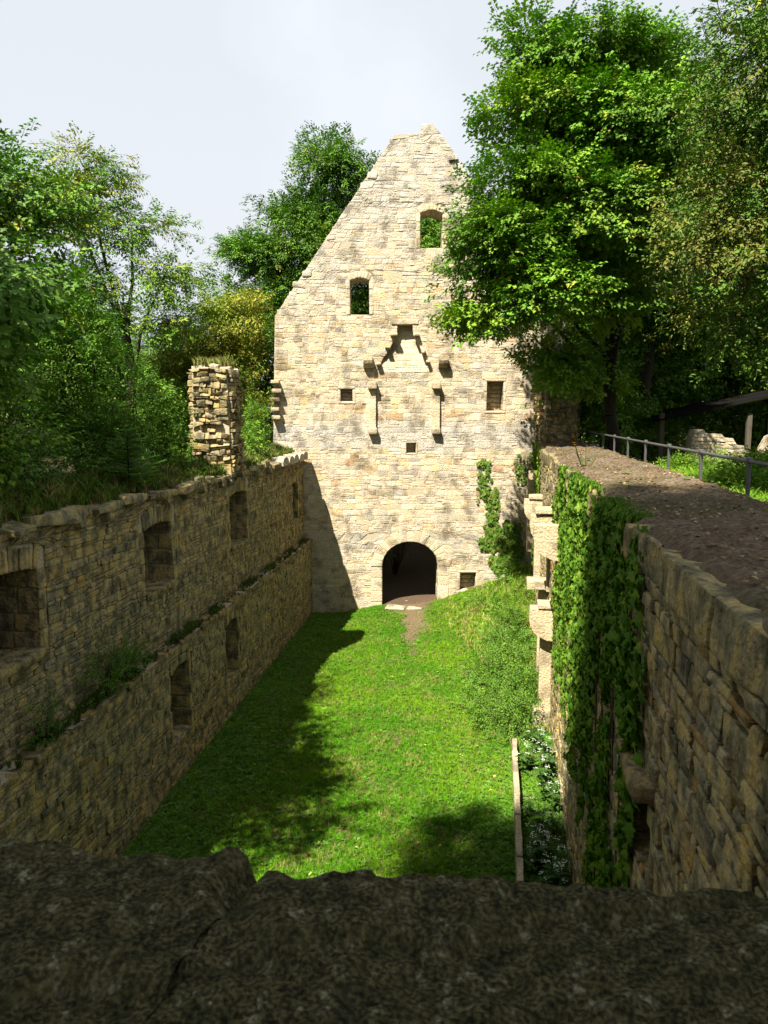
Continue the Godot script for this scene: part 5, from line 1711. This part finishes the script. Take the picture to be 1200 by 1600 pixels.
# ------------------------------------------------------------------ grass, weeds and litter
func court_growth() -> void:
	var kinds := [tuft(12, 0.085, 0.05), tuft(12, 0.07, 0.055)]
	var xs := [[], []]
	var cols := [PackedColorArray(), PackedColorArray()]
	var n := 0
	while n < 60000:
		var d := lerpf(9.5, 28.4, rng.randf())
		var x := lerpf(xl(d) + 0.03, xr(d) - 0.05, rng.randf())
		n += 1
		if rng.randf() < bare(x, d) * 0.93: continue
		if d > 27.6 and x > 0.0 and x < 1.9: continue
		var big := noise.get_noise_2d(x * 25.0, d * 25.0)
		var c := Color(0.078, 0.225, 0.007).lerp(Color(0.145, 0.285, 0.010), clampf(0.45 + big * 2.2 + rr(-0.3, 0.3), 0, 1))
		if rng.randf() < 0.06 + 0.3 * smoothstep(0.05, 0.4, noise.get_noise_2d(x * 70.0 + 11.0, d * 70.0)): c = Color(0.23, 0.23, 0.06)
		elif rng.randf() < 0.15: c = Color(0.065, 0.15, 0.015)
		var k := rng.randi() % 2
		xs[k].append(upright(V(x, land(x, -d) - 0.004, -d), rr(0.7, 1.35)))
		cols[k].append(tint(c, 0.2))
	for k in 2:
		tag(scatter("grass", kinds[k], M.grass, xs[k], cols[k], self), ["short green lawn grass over the court floor", "finer grass blades mixed into the court lawn"][k], "grass", "", "stuff")
	var ro := rosette(6, 0.07)
	var rx := []
	var rc := PackedColorArray()
	for k in 15000:
		var d := lerpf(10.0, 28.3, rng.randf())
		var side := rng.randf()
		var x: float
		if side < 0.42:
			x = xl(d) + 0.05 + absf(rng.randfn()) * 0.75
		elif side < 0.85:
			x = xr(d) - 0.05 - absf(rng.randfn()) * 0.95
		else:
			x = lerpf(xl(d), xr(d), rng.randf())
		if x < xl(d) + 0.03 or x > xr(d) - 0.03: continue
		if rng.randf() < bare(x, d): continue
		rx.append(upright(V(x, land(x, -d) + 0.01, -d), rr(0.6, 1.5)))
		rc.append(tint(LIME[rng.randi() % 3] if rng.randf() < 0.6 else MAPLE[rng.randi() % 3], 0.2))
	tag(scatter("ground_cover", ro, M.leaf, rx, rc, self), "low broad-leaved weeds along the court's edges", "ground cover", "", "stuff")
	# fallen leaves in the grass and over the thick wall's top
	var lm := MB.new()
	leaf(lm, Transform3D(), 0.1, 0.09, true, Color.WHITE)
	var fx := []
	var fc := PackedColorArray()
	for k in 150:
		var d := lerpf(10.5, 28.0, rng.randf())
		var x := lerpf(xl(d) + 0.1, xr(d) - 0.1, pow(rng.randf(), 0.7))
		fx.append(Transform3D((Basis(Vector3.UP, rr(0, TAU)) * Basis(Vector3.RIGHT, rr(-0.5, 0.5))).scaled(Vector3.ONE * rr(0.4, 0.8)), V(x, land(x, -d) + 0.05, -d)))
		fc.append(tint(Color(0.42, 0.36, 0.10) if rng.randf() < 0.6 else Color(0.24, 0.14, 0.05), 0.25))
	for k in 2600:
		var d := lerpf(3.0, 27.5, pow(rng.randf(), 1.3))
		var x := xr(d) + rr(0.12, 1.75)
		fx.append(Transform3D((Basis(Vector3.UP, rr(0, TAU)) * Basis(Vector3.RIGHT, rr(-0.35, 0.35))).scaled(Vector3.ONE * rr(0.2, 0.65)), V(x, 6.57, -d)))
		fc.append(tint([Color(0.26, 0.13, 0.05), Color(0.16, 0.10, 0.055), Color(0.36, 0.26, 0.12), Color(0.12, 0.085, 0.05)][rng.randi() % 4], 0.25))
	tag(scatter("fallen_leaves", lm.mesh(), M.leaf, fx, fc, self), "yellow and brown fallen leaves strewn over lawn and wall top", "fallen leaves", "", "stuff")

func wall_top_growth() -> void:
	var tall := tuft(16, 0.34, 0.07)
	var xs := []
	var cols := PackedColorArray()
	var u := Vector3(0.11, 0, -1).normalized()
	for k in 3400:
		var d := lerpf(7.5, 28.2, rng.randf())
		var off := 0.28 + 1.6 * pow(rng.randf(), 0.8)
		if d > 24.0: off = rr(0.5, 1.5)
		var x := xl(d) - off
		if absf(d - 20.2) < 0.6: continue
		var y := 6.05 + 0.12 * sin((off - 0.4) / 1.5 * PI) if off < 1.5 else land(x, -d)
		if off >= 1.5 and y < 5.9: y = lerpf(6.0, y, (off - 1.5) / 0.4)
		xs.append(upright(V(x, y, -d), rr(0.5, 1.15) * (0.75 if off < 0.7 else 1.0)))
		cols.append(tint(Color(0.20, 0.19, 0.06) if rng.randf() < 0.3 else Color(0.085, 0.14, 0.018), 0.25))
	tag(scatter("grass", tall, M.grass, xs, cols, self), "tall dry-tipped grass on the shaded wall's head", "grass", "", "stuff")
	# tufts on top of the stump and on the ledge
	xs = []
	cols = PackedColorArray()
	for k in 60:
		xs.append(upright(V(-4.42 + rr(-0.45, 0.45), 8.78, -20.2 + rr(-0.4, 0.4)), rr(0.5, 0.9)))
		cols.append(tint(Color(0.15, 0.16, 0.04), 0.25))
	for k in 900:
		var d := lerpf(8.2, 28.2, rng.randf())
		if noise.get_noise_1d(d * 80.0) < 0.02 and rng.randf() < 0.85: continue
		xs.append(upright(V(xl(d) - rr(0.02, 0.28), 2.84, -d), rr(0.25, 0.55)))
		cols.append(tint(Color(0.07, 0.11, 0.02), 0.3))
	tag(scatter("grass", tall, M.grass, xs, cols, self), "grass tufts on the ragged stump and along the ledge", "grass", "", "stuff")
	# grass outside the railing and green sprigs on the thick wall
	xs = []
	cols = PackedColorArray()
	for k in 5200:
		var d := lerpf(6.0, 27.0, rng.randf())
		var x := xr(d) + rr(2.0, 7.0)
		xs.append(upright(V(x, land(x, -d), -d), rr(0.4, 0.9)))
		cols.append(tint(BRIGHT[rng.randi() % 4], 0.25))
	tag(scatter("grass", tall, M.grass, xs, cols, self), "bright grass outside the railing", "grass", "", "stuff")
	var sprig := rosette(7, 0.09)
	var first: Node3D
	var says := ["small green sprig on the wall top nearest the railing post", "small green sprig midway on the thick wall's top", "green sprig near the ivy's upper edge on the wall top", "tiny green sprig close to the iron grate", "green sprig at the outer edge of the wall top"]
	var k := 0
	for e in [[9.6, 0.95], [12.4, 0.8], [14.4, 0.55], [18.5, 0.7], [11.2, 1.5]]:
		var o := thing("sprig", says[k], "plant", V(xr(e[0]) + e[1], 6.54, -e[0]), "sprigs on the thick wall")
		put_mesh(sprig, "leaves", M.leaf, o)
		o.get_child(0).material_override = M.sprig if M.has("sprig") else sprig_mat()
		o.rotation.y = rr(0, TAU)
		k += 1
	# thin orange-flowered weed by the ivy
	var w := thing("hawkweed", "thin orange-flowered weed rising beside the ivy on the wall top", "plant", V(xr(14.6) + 0.35, 6.52, -14.6))
	var st := MB.new()
	var fl := MB.new()
	for q in 9:
		var t := Vector3(rr(-0.28, 0.28), rr(0.25, 0.5), rr(-0.28, 0.28))
		tube(st, Vector3(t.x * 0.3, 0, t.z * 0.3), t, 0.006, 0.004, 4, Color(0.08, 0.13, 0.03))
		leaf(st, Transform3D(Basis(Vector3.UP, rr(0, TAU)) * Basis(Vector3.RIGHT, 0.5), t * 0.3), 0.14, 0.05, false, Color(0.07, 0.14, 0.02))
		for z in 6:
			var b := Basis(Vector3.UP, TAU * z / 6.0) * Basis(Vector3.RIGHT, 0.25)
			leaf(fl, Transform3D(b, t), 0.035, 0.025, false, Color(0.55, 0.27, 0.02))
	put(st, "stalks", M.leaf, w)
	put(fl, "blossoms", M.leaf, w)

func sprig_mat() -> Material:
	var m: StandardMaterial3D = M.leaf.duplicate()
	m.albedo_color = Color(0.07, 0.15, 0.02).linear_to_srgb()
	M["sprig"] = m
	return m

# straw, rank grass and weeds on the bank at the foot of the ivy wall
func bank_growth() -> void:
	var tall := tuft(14, 0.26, 0.06)
	var xs := []
	var cols := PackedColorArray()
	for k in 5200:
		var d := lerpf(16.0, 28.3, sqrt(rng.randf()))
		var reach := lerpf(1.3, 3.2, smoothstep(20.0, 27.5, d))
		var x := xr(d) - 0.05 - reach * pow(rng.randf(), 1.4)
		if noise.get_noise_2d(x * 50.0, d * 50.0) < -0.12: continue
		if d > 27.3 and x < 2.4: continue
		xs.append(upright(V(x, land(x, -d), -d), rr(0.4, 1.2) * lerpf(0.6, 1.1, smoothstep(reach, 0.0, xr(d) - x))))
		cols.append(tint(Color(0.34, 0.28, 0.11) if rng.randf() < 0.22 else (YELLOW[rng.randi() % 3] if rng.randf() < 0.4 else BRIGHT[rng.randi() % 4]), 0.25))
	tag(scatter("grass", tall, M.grass, xs, cols, self), "rank grass and straw on the bank below the ivy wall", "grass", "", "stuff")
